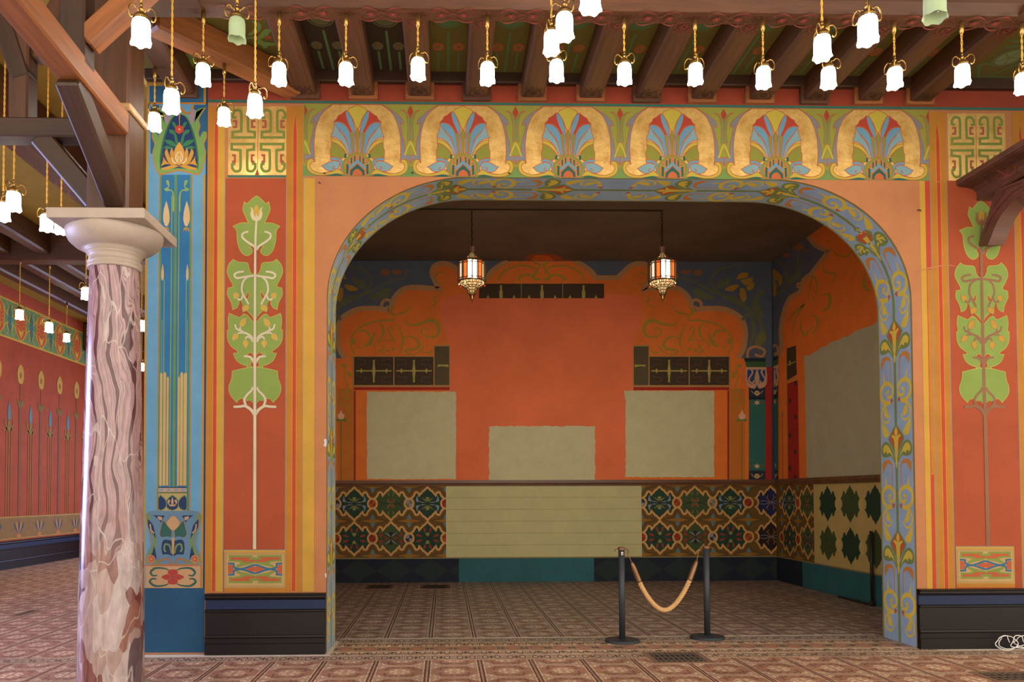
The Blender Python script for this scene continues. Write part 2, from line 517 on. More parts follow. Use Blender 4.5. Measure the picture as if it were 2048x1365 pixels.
def tile_geo(x, y, sx, sy, uv, z=0.0):
    g = 0.0024; e = 0.0015
    a, b, c, d = x + g, x + sx - g, y + g, y + sy - g
    vs = [(a + e, c + e, z), (b - e, c + e, z), (b - e, d - e, z), (a + e, d - e, z), (a, c, z - .006), (b, c, z - .006), (b, d, z - .006), (a, d, z - .006)]
    fs = [(0, 1, 2, 3), (4, 5, 1, 0), (5, 6, 2, 1), (6, 7, 3, 2), (7, 4, 0, 3)]
    u0, v0, u1, v1_ = uv
    uq = [(u0, v0), (u1, v0), (u1, v1_), (u0, v1_)]
    idx = [0, 1, 2, 3, 0, 1, 2, 3]
    return vs, fs, [uq[idx[i]] for f in fs for i in f]
def tile_mesh(kind, sx, sy, uv):
    key = ('tile', kind, round(sx, 3), round(sy, 3), uv)
    if key not in MATS:
        vs, fs, us = tile_geo(-sx / 2, -sy / 2, sx, sy, uv)
        me = bpy.data.meshes.new('tile_' + kind); me.from_pydata(vs, [], fs)
        l = me.uv_layers.new(); l.data.foreach_set('uv', [c for u in us for c in u]); me.materials.append(TM[kind]); MATS[key] = me
    return MATS[key]
tiles = []     # (x, y, sx, sy, kind, uv)
def field_uv(i, j): return ((i % 2) * .5, (j % 2) * .5, (i % 2) * .5 + .5, (j % 2) * .5 + .5)
XG = hz(855, 1335).x                # a joint between two groups
i0, i1 = int((LWX - XG) / TS), int((XEND - XG) / TS)
YF = -0.14                          # border row in front of the wall
BR = 0.24
for i in range(i0, i1):
    x = XG + i * TS
    tiles.append((x, YF - BR, TS, BR, 'border', (0, 0, 1, 1)))
    for j in range(14):
        tiles.append((x, YF - BR - (j + 1) * TS, TS, TS, 'field', field_uv(i, j)))
    if OL - 0.1 < x < OR_ + 0.1:
        tiles.append((x, YF, TS, 0.16, 'border', (0, .1, 1, .6)))
        tiles.append((x, YF + .16, TS, .30, 'threshold', (0, 0, 1, 1)))
        tiles.append((x, YF + .46, TS, .16, 'border', (0, .4, 1, .9)))
        yy = YF + .62
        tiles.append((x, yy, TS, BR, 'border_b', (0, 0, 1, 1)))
    if XL < x + TS and x < AXR + .05 and x > AXL - TS:
        y0 = YF + .62 + BR
        if not (OL - 0.1 < x < OR_ + 0.1): y0 = T
        j = 0
        while y0 + j * TS < YB:
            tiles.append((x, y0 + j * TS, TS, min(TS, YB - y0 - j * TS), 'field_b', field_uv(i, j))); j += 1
    if x + TS < XL + 0.05:
        for j in range(0, 62):
            tiles.append((x, YF + j * TS, TS, TS, 'field', field_uv(i, j)))
def proj(p):
    d = Vector(p) - CAM
    c = Xc * d.x + Yc * d.y + Zc * d.z
    return PX + F * c.x / c.z, PY + F * c.y / c.z
GRILLES = [((1303, 1306), (1400, 1330))]
def inview(t):
    q = proj((t[0] + t[2] / 2, t[1] + t[3] / 2, 0)); return -30 < q[0] < 2078 and 900 < q[1] < 1392
vis = [t for t in tiles if inview(t)]
def px_area(t):
    a, b, c = proj((t[0], t[1], 0)), proj((t[0] + t[2], t[1], 0)), proj((t[0], t[1] + t[3], 0))
    return abs((b[0] - a[0]) * (c[1] - a[1]))
vis.sort(key=lambda t: -px_area(t))
single = set(id(t) for t in vis[:300])
for t in vis[:300]:
    o = bpy.data.objects.new('tile', tile_mesh(t[4], t[2], t[3], t[5]))
    o.location = (t[0] + t[2] / 2, t[1] + t[3] / 2, random.uniform(-.0004, .0004)); link(o, floor)
V, Fc, U, FM = [], [], [], []
kinds = list(TM)
for t in tiles:
    if id(t) in single: continue
    vs, fs, us = tile_geo(t[0], t[1], t[2], t[3], t[5]); n = len(V)
    V += vs; Fc += [[k + n for k in f] for f in fs]; U += us; FM += [kinds.index(t[4])] * 5
me = bpy.data.meshes.new('tile_field'); me.from_pydata(V, [], Fc)
l = me.uv_layers.new(); l.data.foreach_set('uv', [c for u in U for c in u])
for k in kinds: me.materials.append(TM[k])
me.polygons.foreach_set('material_index', FM)
o = link(bpy.data.objects.new('tile_field', me), floor); o['kind'] = 'stuff'; o['label'] = 'more patterned cement tiles further off'
# pale strip across the opening
p0, p1 = hz(674, 1279), hz(1760, 1268)
st = beam('threshold_strip', (OL + .02, p0.y, 0.0), (OR_ - .02, p0.y + .02, 0.0), .012, .006, paint('#d9c9ae'), floor, bevel=.001)

# ------------------------------------------------------------------ skirting boards
DARK = plain('skirting_black', '#120908', 0.42)
DBLUE = plain('skirting_blue', '#122040', 0.5)
for m_ in (DARK, DBLUE): m_.node_tree.nodes['Principled BSDF'].inputs['Specular IOR Level'].default_value = 0.25
def extrude(name, prof, fn, a, b, mat, parent=None):
    v = [fn(o_, z, a) for o_, z in prof] + [fn(o_, z, b) for o_, z in prof]; n = len(prof)
    f = [[i, (i + 1) % n, (i + 1) % n + n, i + n] for i in range(n)] + [list(range(n))[::-1], list(range(n, 2 * n))]
    return mesh_obj(name, v, f, mat, parent)
def skirting(name, fn, a, b):
    o = struct(extrude(name, [(0, 0), (.062, 0), (.062, .10), (.052, .104), (.052, .150), (.058, .154), (.060, .166), (.056, .178), (.046, .182), (.046, .40), (0, .40)], fn, a, b, DARK))
    extrude('bead_moulding', [(0, .396), (.050, .396), (.060, .403), (.060, .418), (.050, .424), (0, .424)], fn, a, b, DARK, o)
    extrude('painted_strip', [(0, .423), (.036, .423), (.036, .515), (0, .515)], fn, a, b, DBLUE, o)
    extrude('cap_moulding', [(0, .514), (.042, .514), (.058, .524), (.062, .540), (.058, .552), (.070, .558), (.072, .572), (0, .574)], fn, a, b, DARK, o)
    return o
XP = hy(413, 1240).x
XRB = hy(1834, 1240).x
baseboard_front_left = skirting('baseboard_front_left', lambda o_, z, s: (s, -o_, z), XP, OL - .003)
baseboard_front_right = skirting('baseboard_front_right', lambda o_, z, s: (s, -o_, z), XRB, XEND)
baseboard_side_hall = skirting('baseboard_side_hall', lambda o_, z, s: (LWX + o_, s, z), -5.0, LYB)

# ------------------------------------------------------------------ ceiling over the front wall
WOOD = wood('#4e2c15', .5); WOODD = wood('#382010', .5); WOODL = wood('#824a1e', .5); WOODR = wood('#4a2414', .5)
ceiling = struct(box('ceiling', (XL - .3, -1.75, TOPZ), (XEND, 0.1, TOPZ + .12), WOODD))
ceiling_hall = struct(box('ceiling_hall', (LWX, -9.0, 6.9), (XEND, -1.70, 7.0), WOODD))
ceiling_side_hall = struct(box('ceiling_side_hall', (LWX, -4.2, 5.86), (XL - .3, LYB, 5.96), paint('#c9a332', 1.0, var=.14)))
JZ = hy(1180, 200).z                # underside of the joists at the wall
JC = [612, 727, 840, 953, 1064, 1180, 1292, 1402, 1517, 1626, 1733, 1836]
JX = [hy(c, 203).x for c in JC]
BZ = 5.20
YBK = hz(850, 41, BZ).y; YFR = hz(850, 17, BZ).y
plate = box('wall_plate', (XL, -.07, 5.50), (XEND, 0.001, TOPZ), WOODD, ceiling, .008)
for i, x in enumerate(JX):
    j = beam('ceiling_joist', (x, -0.002, (JZ + TOPZ) / 2), (x, YBK + .01, (JZ + TOPZ) / 2), .215, TOPZ - JZ + .01, WOOD, ceiling, .02)
    # wooden collar where the joist meets the wall
    bm = bmesh.new()
    bm_box(bm, (x - .14, -.05, JZ - .030), (x + .14, 0.0, JZ + .002), .004)
    bm_box(bm, (x - .14, -.05, JZ), (x - .104, 0.0, TOPZ - .02), .004)
    bm_box(bm, (x + .104, -.05, JZ), (x + .14, 0.0, TOPZ - .02), .004)
    c = bm_obj('joist_collar', bm, WOODL if i % 3 else WOOD, ceiling)
# olive boards between the joists
OLIVE = paint('#8b7a2c', .9); BROWNP = paint('#54402a', .8)
edges = [JX[0] - .55] + JX + [XEND - .2]
bays = []
for i, (a, b) in enumerate(zip(edges, edges[1:])):
    mat = BROWNP if i in (1, 2) else OLIVE
    if i == 0: a = XL
    pnl = box('ceiling_panel', (a, YBK, TOPZ - .02), (b, -.05, TOPZ + .001), mat, ceiling)
    bays.append((a, b, pnl, i))
# main carved beam
POST_X = hy(228, 700, -1.55).x
XB0 = POST_X + .10
bmb = bmesh.new()
XCH0, XCH1 = hz(405, 20, BZ).x, hz(2022, 45, BZ).x
def prism(bm, prof, x0, x1):
    a = [bm.verts.new((x0, y, z)) for y, z in prof]; b = [bm.verts.new((x1, y, z)) for y, z in prof]; n = len(prof)
    for i in range(n): bm.faces.new((a[i], b[i], b[(i + 1) % n], a[(i + 1) % n]))
    bm.faces.new(a); bm.faces.new(list(reversed(b)))
yf2 = YFR - .07
prism(bmb, [(YBK, BZ), (YBK, 5.95), (yf2, 5.95), (yf2, BZ)], XB0, XCH0)
prism(bmb, [(YBK, BZ), (YBK, 5.95), (yf2, 5.95), (yf2, BZ + .06), (YFR, BZ)], XCH0, XCH1)
prism(bmb, [(YBK, BZ), (YBK, 5.95), (yf2, 5.95), (yf2, BZ)], XCH1, XEND)
main_beam = bm_obj('carved_main_beam', bmb, WOOD, ceiling)
box('beam_capping', (XB0, YBK - .02, 5.96 - .01), (XEND, yf2 + .02, 6.9), WOODD, ceiling)

# ================================================================== PAINTED FRONT WALL
NF = Vector((0, -1, 0))
def FD(x, y): return hy(x, y, 0.0)                                        # photo pixel -> wall
def FR(x, y): return Vector((hy(x, 700, 0.0).x, 0.0, hy(x, y, 0.0).z))    # the same with true verticals
ORANGE, YELLOW, REDP, REDS = paint('#d58a1e'), paint('#e4ae38'), paint('#c25628', var=.14, scale=1.7), paint('#da4b2b')
GREYL, TEAL, LBLUE, DBLU, NAVY = paint('#92a09c'), paint('#3d7d66'), paint('#6fb0d4'), paint('#2b7fb4'), paint('#22406a')
GOLDP, LEAF, CREAM, LEAFL = paint('#c9993a'), paint('#98b24c'), paint('#f2deb2'), paint('#dcc657')
BROWNS = paint('#a9714a'); SALMON = paint('#cf6a40'); GREENM = paint('#7fa352'); GREYP = paint('#8d9296'); PALEB = paint('#8fb6bd')
SKYB = paint('#74aac6'); OLIV = paint('#9c9a34'); LIME = paint('#a9a83c'); YEL2 = paint('#d9c23c'); REDF = paint('#c8452c'); DTEAL = paint('#2f6b5c')
GOLD = gold_leaf()

# ---- stripes and plain fields
def stripes(name, cols, y0, y1):
    P = Paint(FR, NF)
    for x0, x1, m in cols: P.rect(x0, y0, x1, y1, m)
    return P
P = stripes('a', [(409, 412.6, NAVY), (412.6, 425.6, ORANGE), (425.6, 426.4, YELLOW), (426.4, 433.8, REDS), (433.8, 434.6, YELLOW), (434.6, 447.6, YELLOW), (447.6, 449, GREYL), (449, 571.2, REDP),
                  (571.2, 572.4, GREYL), (572.4, 583.6, ORANGE), (593.6, 605.6, ORANGE), (583.6, 593.6, ORANGE), (605.6, 606.6, GREYL), (606.6, 629.2, YELLOW)], 357, 1184)
P.rect(412.6, 213, 447.6, 360, ORANGE); P.rect(434.6, 213, 447.6, 360, YELLOW); P.rect(571.2, 213, 605.6, 360, ORANGE); P.rect(605, 213, 606.6, 360, GREYL)
P.poly([(426.4, 1184, 1), (426.4, 262, 1), (430, 228, 1), (433.8, 262, 1), (433.8, 1184, 1)], REDS, False, YELLOW, .8)
P.poly([(584.8, 1184, 1), (584.8, 262, 1), (589, 227, 1), (592.8, 262, 1), (592.8, 1184, 1)], REDS, False, YELLOW, .9)
P.rect(409, 166, 412.6, 360, NAVY)
P.obj('painted_stripes', wall_front, 'orange, yellow and red vertical stripes with grey lines')
P = stripes('b', [(1845, 1856, YELLOW), (1856, 1866, ORANGE), (1856, 1857.6, REDS), (1866, 1867.3, GREYL), (1867.3, 1899.5, ORANGE), (1899.5, 1900.8, GREYL), (1900.8, 2034, REDP), (2034, 2035.2, GREYL), (2035.2, 2120, ORANGE)], 362, 1180)
P.rect(1856, 362, 1866, 540, REDS); P.rect(1856, 950, 1863, 1178, REDS)
P.poly([(1879.6, 1180, 1), (1879.6, 285, 1), (1883.6, 240, 1), (1887.6, 285, 1), (1887.6, 1180, 1)], REDS, False, YELLOW, 1.0)
P.rect(1866, 224, 1899.5, 364, ORANGE); P.rect(1866, 224, 1867.3, 364, GREYL); P.rect(2034, 224, 2120, 364, ORANGE)
P.poly([(1879.6, 364, 1), (1879.6, 285, 1), (1883.6, 240, 1), (1887.6, 285, 1), (1887.6, 364, 1)], REDS, False, YELLOW, 1.0)
P.poly([(2047, 1180, 1), (2047, 290, 1), (2051, 245, 1), (2055, 290, 1), (2055, 1180, 1)], REDS, False, YELLOW, 1.0)
P.obj('painted_stripes', wall_front, 'orange, yellow and red vertical stripes with grey lines')
# red band under the ceiling, teal line
P = Paint(lambda x, y: Vector((x, 0, y)), NF)
zt, zb = hy(1000, 205.5).z, 5.52
x0, x1 = hy(415, 300).x, XEND
P.rect(x0, zb, x1, zt, paint('#b04526', var=.12)); P.rect(x0, zt, x1, zt - .026, paint('#3b7a66'))
P.rect(x0, zt - .026, x1, zt - .032, SALMON)
P.obj('painted_band', wall_front, 'brick red band with a teal line')

# ---- fret panels (gold leaf with green key pattern)
K = 360 / 1365
FRET = paint('#8c9a3c'); FRED = paint('#bf6245')
def fret(dx):
    fn = (lambda x, y: FD(x, y) + Vector((dx, 0, 0)))
    P = Paint(fn, NF); P.tr = lambda x, y: (280 + x * K, 160 + y * K)
    P.rect(668, 200, 1128, 722, GOLD)
    P.rect(664, 724, 1120, 740, TEAL)
    key = [(5, 72), (4, 42, 1), (22, 20), (48, 20), (66, 42), (66, 178, 1), (0, 184, 1), (0, 225, 1), (168, 225, 1), (168, 184, 1), (118, 178, 1), (118, 42), (134, 20), (158, 20), (178, 42, 1), (178, 74, 1), (152, 78, 1)]
    key = [(28, 74, 1)] + key
    for ox in (702, 924):
        P.line([(ox + p[0], 212 + p[1]) + tuple(p[2:]) for p in key], 20, FRET)
        P.line([(ox - 6 + p[0], 712 - p[1]) + tuple(p[2:]) for p in key], 20, FRET)
        for (bx, sg) in ((ox + 2, 1), (ox + 174, -1)):
            P.line([(bx, 312, 1), (bx + 26 * sg, 312, 1), (bx + 26 * sg, 358, 1), (bx, 358, 1)], 16, FRED)
            P.line([(bx - 6, 572, 1), (bx - 6 + 22 * sg, 572, 1), (bx - 6 + 22 * sg, 620, 1), (bx - 6, 620, 1)], 16, FRED)
    P.line([(897, 202, 1), (892, 705, 1)], 4, SALMON)
    P.poly([(890, 670, 1), (905, 722, 1), (872, 722, 1)], REDP, False)
    return P.obj('fret_panel', wall_front, 'gold leaf panel with green key pattern')
DXR = hy(1966, 700).x - hy(510, 700).x
fret(0.0); fret(hy(1953, 290).x - hy(516.5, 290).x)

# ---- tall plant
def plant(dx, stem, stem_out, budc):
    P = Paint(lambda x, y: FD(x, y) + Vector((dx, 0, 0)), NF, base=.0034)
    A = lambda pts: [(280 + p[0] * K, 160 + p[1] * K) + tuple(p[2:]) for p in pts]      # crop of the top
    B = lambda pts: [(280 + p[0] * K, 500 + p[1] * K) + tuple(p[2:]) for p in pts]      # crop below
    ca, cb = 280 + 884 * K, 280 + 872 * K
    leaf1 = A([(884, 880, 1), (915, 900), (955, 942, 1), (976, 925, 1), (988, 985), (966, 1040), (946, 1086, 1), (1000, 1086), (1062, 1110, 1), (1036, 1145), (1030, 1220), (1008, 1295), (968, 1333), (932, 1326), (914, 1300), (924, 1276), (940, 1268, 1), (915, 1262), (896, 1290, 1), (884, 1290)])
    P.poly(sym(leaf1, ca), LEAF, True, LEAFL, 1.0)
    leaf2 = B([(872, 188, 1), (900, 178), (915, 145), (930, 100), (1000, 92), (1035, 72, 1), (1070, 112), (1083, 170), (1060, 228), (1040, 266), (1048, 284), (1076, 290, 1), (1080, 342), (1052, 400), (1040, 455, 1), (1006, 438), (992, 408), (994, 384, 1), (976, 398), (972, 430), (930, 465), (890, 505, 1), (872, 560, 1)])
    P.poly(sym(leaf2, cb), LEAF, True, LEAFL, 1.0)
    for s in (1, -1):
        mm = (lambda q: q) if s == 1 else (lambda q: mir(q, cb))
        P.poly(mm(B([(926, 312, 1), (916, 345), (930, 375), (950, 376, 1), (960, 355, 1), (936, 345)])), REDP, True, LEAFL, .8)
        P.poly(mm(B([(988, 380, 1), (974, 400), (968, 432), (1002, 430, 1), (985, 410)])), REDP)
    leaf3 = B([(872, 560, 1), (884, 548), (930, 497), (960, 487, 1), (985, 512), (1012, 505), (1066, 482, 1), (1076, 532), (1070, 602), (1082, 608, 1), (1078, 682), (1052, 732), (1008, 766), (1002, 782, 1), (1036, 786, 1), (1012, 840), (965, 872), (930, 880, 1), (934, 892, 1), (872, 896, 1)])
    P.poly(sym(leaf3, cb), LEAF, True, LEAFL, 1.0)
    leaf4 = B([(872, 892, 1), (930, 894), (985, 906), (1043, 920, 1), (1050, 982), (1070, 1042), (1058, 1102), (1010, 1160, 1), (986, 1132), (955, 1132), (925, 1150), (872, 1172)])
    P.poly(sym(leaf4, cb), LEAF, True, LEAFL, 1.0)
    for s in (1, -1):
        mm = (lambda q: q) if s == 1 else (lambda q: mir(q, cb))
        P.poly(mm(B([(878, 830, 1), (886, 795), (910, 780), (934, 800, 1), (908, 812), (900, 850), (905, 880), (878, 892, 1)])), REDP, True, LEAFL, .8)
        P.poly(mm(B([(880, 1172, 1), (905, 1148), (930, 1150), (900, 1180, 1)])), REDP)
    # buds and branches
    for s in (1, -1):
        mm = (lambda q: q) if s == 1 else (lambda q: mir(q, cb)); ma = (lambda q: q) if s == 1 else (lambda q: mir(q, ca))
        def br(pts, w, tp=(1, 1)):
            P.line(mm(B(pts)), w + .9, stem_out, taper=tp); P.line(mm(B(pts)), w, stem, taper=tp)
        br([(874, 196), (920, 205), (960, 240), (972, 300), (960, 340), (935, 385), (920, 415)], 3.6)
        br([(890, 198), (960, 208), (1010, 215), (1026, 190), (1000, 172), (955, 165)], 4.2, (1, .9))
        br([(962, 345), (975, 375), (996, 378), (1004, 366)], 3.2)
        br([(880, 690), (910, 650), (960, 625), (1010, 600), (1022, 565)], 4.0, (1.2, .7))
        br([(950, 632), (990, 632), (1005, 640)], 2.6); br([(968, 620), (985, 600), (978, 585)], 2.6)
        br([(886, 700), (905, 670), (930, 660), (945, 678)], 3.0)
        br([(876, 860), (900, 820), (925, 810), (955, 808)], 4.0, (1.2, .8))
        br([(876, 1250), (900, 1215), (945, 1186), (985, 1190), (1034, 1192)], 4.6, (1.3, .9))
        br([(890, 1042), (896, 1065), (935, 1105), (952, 1140), (940, 1180)], 4.0, (.9, 1.1))
        for c in ([(1010, 370, 1), (990, 352), (1000, 330), (1036, 324, 1), (1036, 355), (1024, 376)], [(940, 418), (918, 425), (920, 455), (962, 474, 1), (968, 440)],
                  [(975, 590, 1), (945, 570), (934, 515, 1), (975, 530), (990, 570)], [(1000, 640), (994, 660), (1010, 682), (1046, 692, 1), (1044, 660), (1025, 636)], [(935, 685), (920, 712), (942, 752, 1), (965, 712), (955, 686)]):
            P.poly(mm(B(c)), budc, True, stem_out, .7)
        for w, m_ in ((5.2, stem_out), (4.4, stem)):
            P.line(ma(A([(884, 1290), (900, 1265), (960, 1225), (990, 1195), (985, 1165), (945, 1152)])), w, m_, taper=(1.1, .8))
        P.poly(ma(A([(884, 1075, 1), (915, 1060), (930, 1020), (922, 985), (934, 968, 1), (914, 975), (905, 1010), (896, 1040), (884, 1012, 1)])), stem)
    P.poly(sym(A([(884, 948, 1), (900, 970), (908, 1000), (898, 1035), (884, 1015, 1)]), ca), budc)
    top, bot = 160 + 1070 * K, 1099
    for w, m_ in ((7.6, stem_out), (6.2, stem)):
        P.line([(ca, top, 1), (280 + 875 * K, 160 + 1300 * K), (cb, 700), (cb, 900), (cb - .6, bot)], w, m_, taper=(.6, 1.0))
    return P.obj('painted_plant', wall_front, 'tall stylised green plant painted on the red field')
plant(0.0, CREAM, GREYL, paint('#e2b93e'))
plant(DXR, BROWNS, paint('#8d8a72'), paint('#d9a22c'))

# ---- strap-work panels at the foot
K4 = 400 / 1187
def foot_panel(dx):
    P = Paint(lambda x, y: FD(x, y) + Vector((dx, 0, 0)), NF, base=.0034); P.tr = lambda x, y: (280 + x * K4, 860 + y * K4)
    P.rect(500, 938, 864, 964, ORANGE); P.rect(500, 712, 864, 716, GREYL); P.rect(500, 716, 864, 728, YELLOW); P.rect(500, 728, 864, 940, paint('#cda35f')); P.rect(516, 742, 852, 926, paint('#d8b271'))
    ol, gr, bl, co = paint('#b98a4a'), paint('#93a546'), paint('#3b78a0'), paint('#d2683a')
    cx = 684
    for s in (1, -1):
        for v in (1, -1):
            def m(pts): return [((cx + s * (p[0] - cx)), 828 + v * (828 - p[1]) * 1.0) + tuple(p[2:]) for p in pts]
            P.poly(m([(700, 745, 1), (842, 745, 1), (842, 783, 1), (800, 783, 1), (770, 790), (800, 812), (806, 826, 1), (770, 812), (684, 790), (684, 758, 1), (700, 758, 1)]), gr)
            P.poly(m([(712, 757, 1), (830, 757, 1), (830, 773, 1), (770, 775, 1), (745, 788, 1), (684, 784, 1), (684, 773, 1), (720, 772, 1)]), co)
            P.line(m([(845, 794, 1), (812, 796, 1), (806, 820), (760, 826), (700, 806), (684, 804)]), 11, bl)
            P.poly(m([(845, 802, 1), (820, 803, 1), (812, 828, 1), (845, 828, 1)]), co)
            P.poly(m([(684, 816, 1), (700, 812), (740, 828, 1), (684, 828, 1)]), co)
    return P.obj('strapwork_panel', wall_front, 'small gold panel with green and blue strapwork')
foot_panel(0.0); foot_panel(hy(1971, 1135).x - hy(510.5, 1135).x)

# ---- frieze of palmettes
xf0, xf1 = hy(606, 285).x, hy(1856, 285).x
zf1, zf0 = hy(1000, 205.5).z - 0.031, hy(1240, 357).z
FRZ = Paint(lambda x, y: Vector((x, 0, y)), NF, base=.002)
FRZ.rect(xf0, zf0, xf1, zf1, LIME)
FRZ.rect(xf0, zf0, xf1, zf0 + .10, GREENM)
frieze = FRZ.obj('painted_frieze', wall_front, 'band of olive green under the joists')
tips = [715, 925.7, 1136, 1344, 1551, 1755]
TX = [hy(t, 213).x for t in tips]
SP = (TX[5] - TX[0]) / 5
US = SP / 980.0                       # metres per design unit
VS = (zf1 - zf0) / 668.0
def palmette_mesh():
    P = Paint(lambda x, y: Vector((x * US, 0, -y * VS)), NF, base=.0035)
    O, OW = SALMON, 6
    P.poly(sym([(0, 4, 1), (232, 4, 1), (325, 85), (375, 195), (397, 315), (400, 425), (393, 528, 1), (415, 535), (437, 565), (425, 605), (380, 632), (310, 640), (160, 602, 1), (0, 602, 1)], 0), GOLD, True, O, OW)
    for s in (1, -1):
        g = lambda pts: [(p[0] * s,) + tuple(p[1:]) for p in pts]
        P.poly(g([(228, 6, 1), (295, 40), (360, 82), (410, 130), (428, 172), (412, 182), (392, 160, 1), (408, 250), (430, 340), (438, 430), (436, 470, 1), (489, 468, 1), (489, 545, 1), (465, 512), (425, 510), (394, 528, 1), (401, 425), (397, 315), (375, 195), (325, 85)]), GREYP, True, O, OW)
        P.poly(g([(489, 328, 1), (462, 380), (430, 470, 1), (445, 472, 1), (470, 405), (489, 368, 1)]), YEL2)
        # lily between two palmettes
        P.poly(g([(489, 120, 1), (478, 125), (465, 85), (430, 55), (398, 50, 1), (440, 75), (458, 130), (468, 220), (462, 330), (489, 330, 1)]), GREENM, True, O, OW)
        P.poly(g([(489, 8, 1), (462, 62, 1), (489, 118, 1)]), REDF)
        P.poly(g([(110, 62, 1), (150, 95), (178, 110), (190, 135), (220, 166, 1), (150, 168), (100, 205), (68, 262, 1), (48, 255), (65, 200), (90, 140), (103, 90)]), REDF, True, O, OW)
        P.poly(g([(100, 62, 1), (108, 80), (100, 130), (75, 200), (50, 260), (45, 350), (35, 440, 1), (20, 440), (22, 330), (26, 230), (45, 150), (75, 85)]), SKYB, True, O, OW)
        P.poly(g([(215, 172, 1), (195, 215), (150, 260), (110, 310), (90, 370), (65, 460, 1), (45, 460), (55, 370), (60, 300), (90, 230), (130, 185), (175, 168)]), SKYB, True, O, OW)
        P.poly(g([(215, 180, 1), (220, 230), (245, 305, 1), (195, 315), (130, 370), (85, 470, 1), (70, 455), (92, 370), (118, 310), (160, 260)]), PALEB, True, O, OW)
        P.poly(g([(240, 318, 1), (238, 350, 1), (180, 375), (125, 425), (100, 465, 1), (85, 468), (115, 400), (165, 345)]), YEL2, True, O, OW)
        P.poly(g([(238, 352, 1), (240, 400), (250, 430), (248, 490, 1), (200, 495), (150, 510), (110, 470, 1), (130, 425), (180, 378)]), OLIV, True, O, OW)
        P.poly(g([(100, 462, 1), (118, 455, 1), (125, 500, 1), (100, 500, 1)]), DTEAL, False)
        P.poly(g([(248, 496, 1), (245, 522), (192, 522), (160, 550), (150, 610), (110, 662, 1), (95, 655), (130, 580), (138, 530), (190, 498)]), SKYB, True, O, OW)
        P.poly(g([(160, 540, 1), (230, 527), (330, 575, 1), (280, 617), (215, 618), (175, 595)]), PALEB, True, O, OW)
        P.line(g([(200, 605), (225, 600), (222, 582), (205, 580)]), 7, O)
        P.poly(g([(112, 655, 1), (175, 602), (230, 625), (310, 642), (380, 634), (425, 605), (437, 565), (415, 535), (393, 540, 1), (405, 518), (440, 512), (466, 555), (456, 615), (400, 655), (310, 664), (220, 652), (150, 650)]), YEL2, True, O, OW)
        P.poly(g([(130, 666, 1), (190, 645), (290, 667, 1)]), DTEAL)
    P.poly(sym([(0, 6, 1), (40, 25), (75, 40), (92, 60, 1), (70, 92), (45, 135), (25, 185), (10, 220), (0, 224)], 0), YEL2, True, O, OW)
    P.poly(sym([(0, 465, 1), (60, 490), (112, 545), (118, 600), (90, 664, 1), (0, 664, 1)], 0), paint('#cf8a45'))
    for s in (1, -1):
        P.line([(0, 455), (60 * s, 478), (118 * s, 530), (132 * s, 590), (105 * s, 655)], 24, OLIV)
        P.poly([(50 * s, 258), (68 * s, 275), (62 * s, 340), (48 * s, 455, 1), (36 * s, 455, 1), (40 * s, 340), (38 * s, 275)], OLIV, True, O, 5)
        for a, b, y0, y1 in ((18, 30, 478, 545), (48, 62, 495, 560)):
            P.poly([(a * s, y0, 1), (b * s, y0 + 8, 1), (b * s, y1, 1), (a * s, y1 - 12, 1)], DTEAL, False)
        P.poly([(80 * s, 545, 1), (100 * s, 540, 1), (104 * s, 640, 1), (84 * s, 655, 1)], DTEAL, False)
        P.line([(72 * s, 560, 1), (106 * s, 545, 1)], 7, YEL2, False)
    P.line([(-72, 592, 1), (0, 528, 1), (72, 592, 1)], 22, SKYB, False)
    P.poly([(-70, 662, 1), (-66, 615, 1), (0, 552, 1), (66, 615, 1), (70, 662, 1)], DTEAL, False, O, 5)
    P.poly([(-46, 664, 1), (-40, 630), (-18, 608), (0, 602), (18, 608), (40, 630), (46, 664, 1)], paint('#e0743a'))
    P.poly([(0, 226), (18, 270), (12, 340), (8, 465, 1), (-8, 465, 1), (-12, 340), (-18, 270)], OLIV, True, O, 5)
    return P
PM = palmette_mesh()
first = None
for i, x in enumerate(TX):
    if first is None:
        o = first = PM.obj('palmette', frieze, None)
    else:
        o = first.copy(); link(o, frieze)
    o.location = (TX[0] + SP * i, 0, zf1)

# ---- blue pilaster at the free end
PIL = Paint(lambda x, y: FR(x, y), NF, base=.0016)
PIL.rect(289, 166, 409, 1177, GOLDP)
PIL.rect(293.5, 172, 404, 1177, LBLUE)
PIL.rect(295, 172, 404, 206, paint('#2f6c92')); PIL.rect(293, 205, 405, 209, ORANGE)
PIL.rect(315.5, 350, 383, 1022, ORANGE); PIL.rect(317.3, 350, 381, 1022, paint('#5f9a76'))
PIL.rect(321, 350, 377.5, 1022, DBLU)
PIL.rect(288.5, 1177, 412.6, 1306, paint('#1f5b80', var=.14))
for x in (327.6, 371.8): PIL.rect(x - .8, 560, x + .8, 748, LEAF)
for x, w in ((323.6, .6), (341.5, 1.1), (356.2, 1.1), (374.8, .6)): PIL.rect(x - w, 640 if w < 1 else 392, x + w, 1005, paint('#8fae5a'))
PIL.rect(346.5, 350, 351.8, 1005, paint('#6f9a5c'))
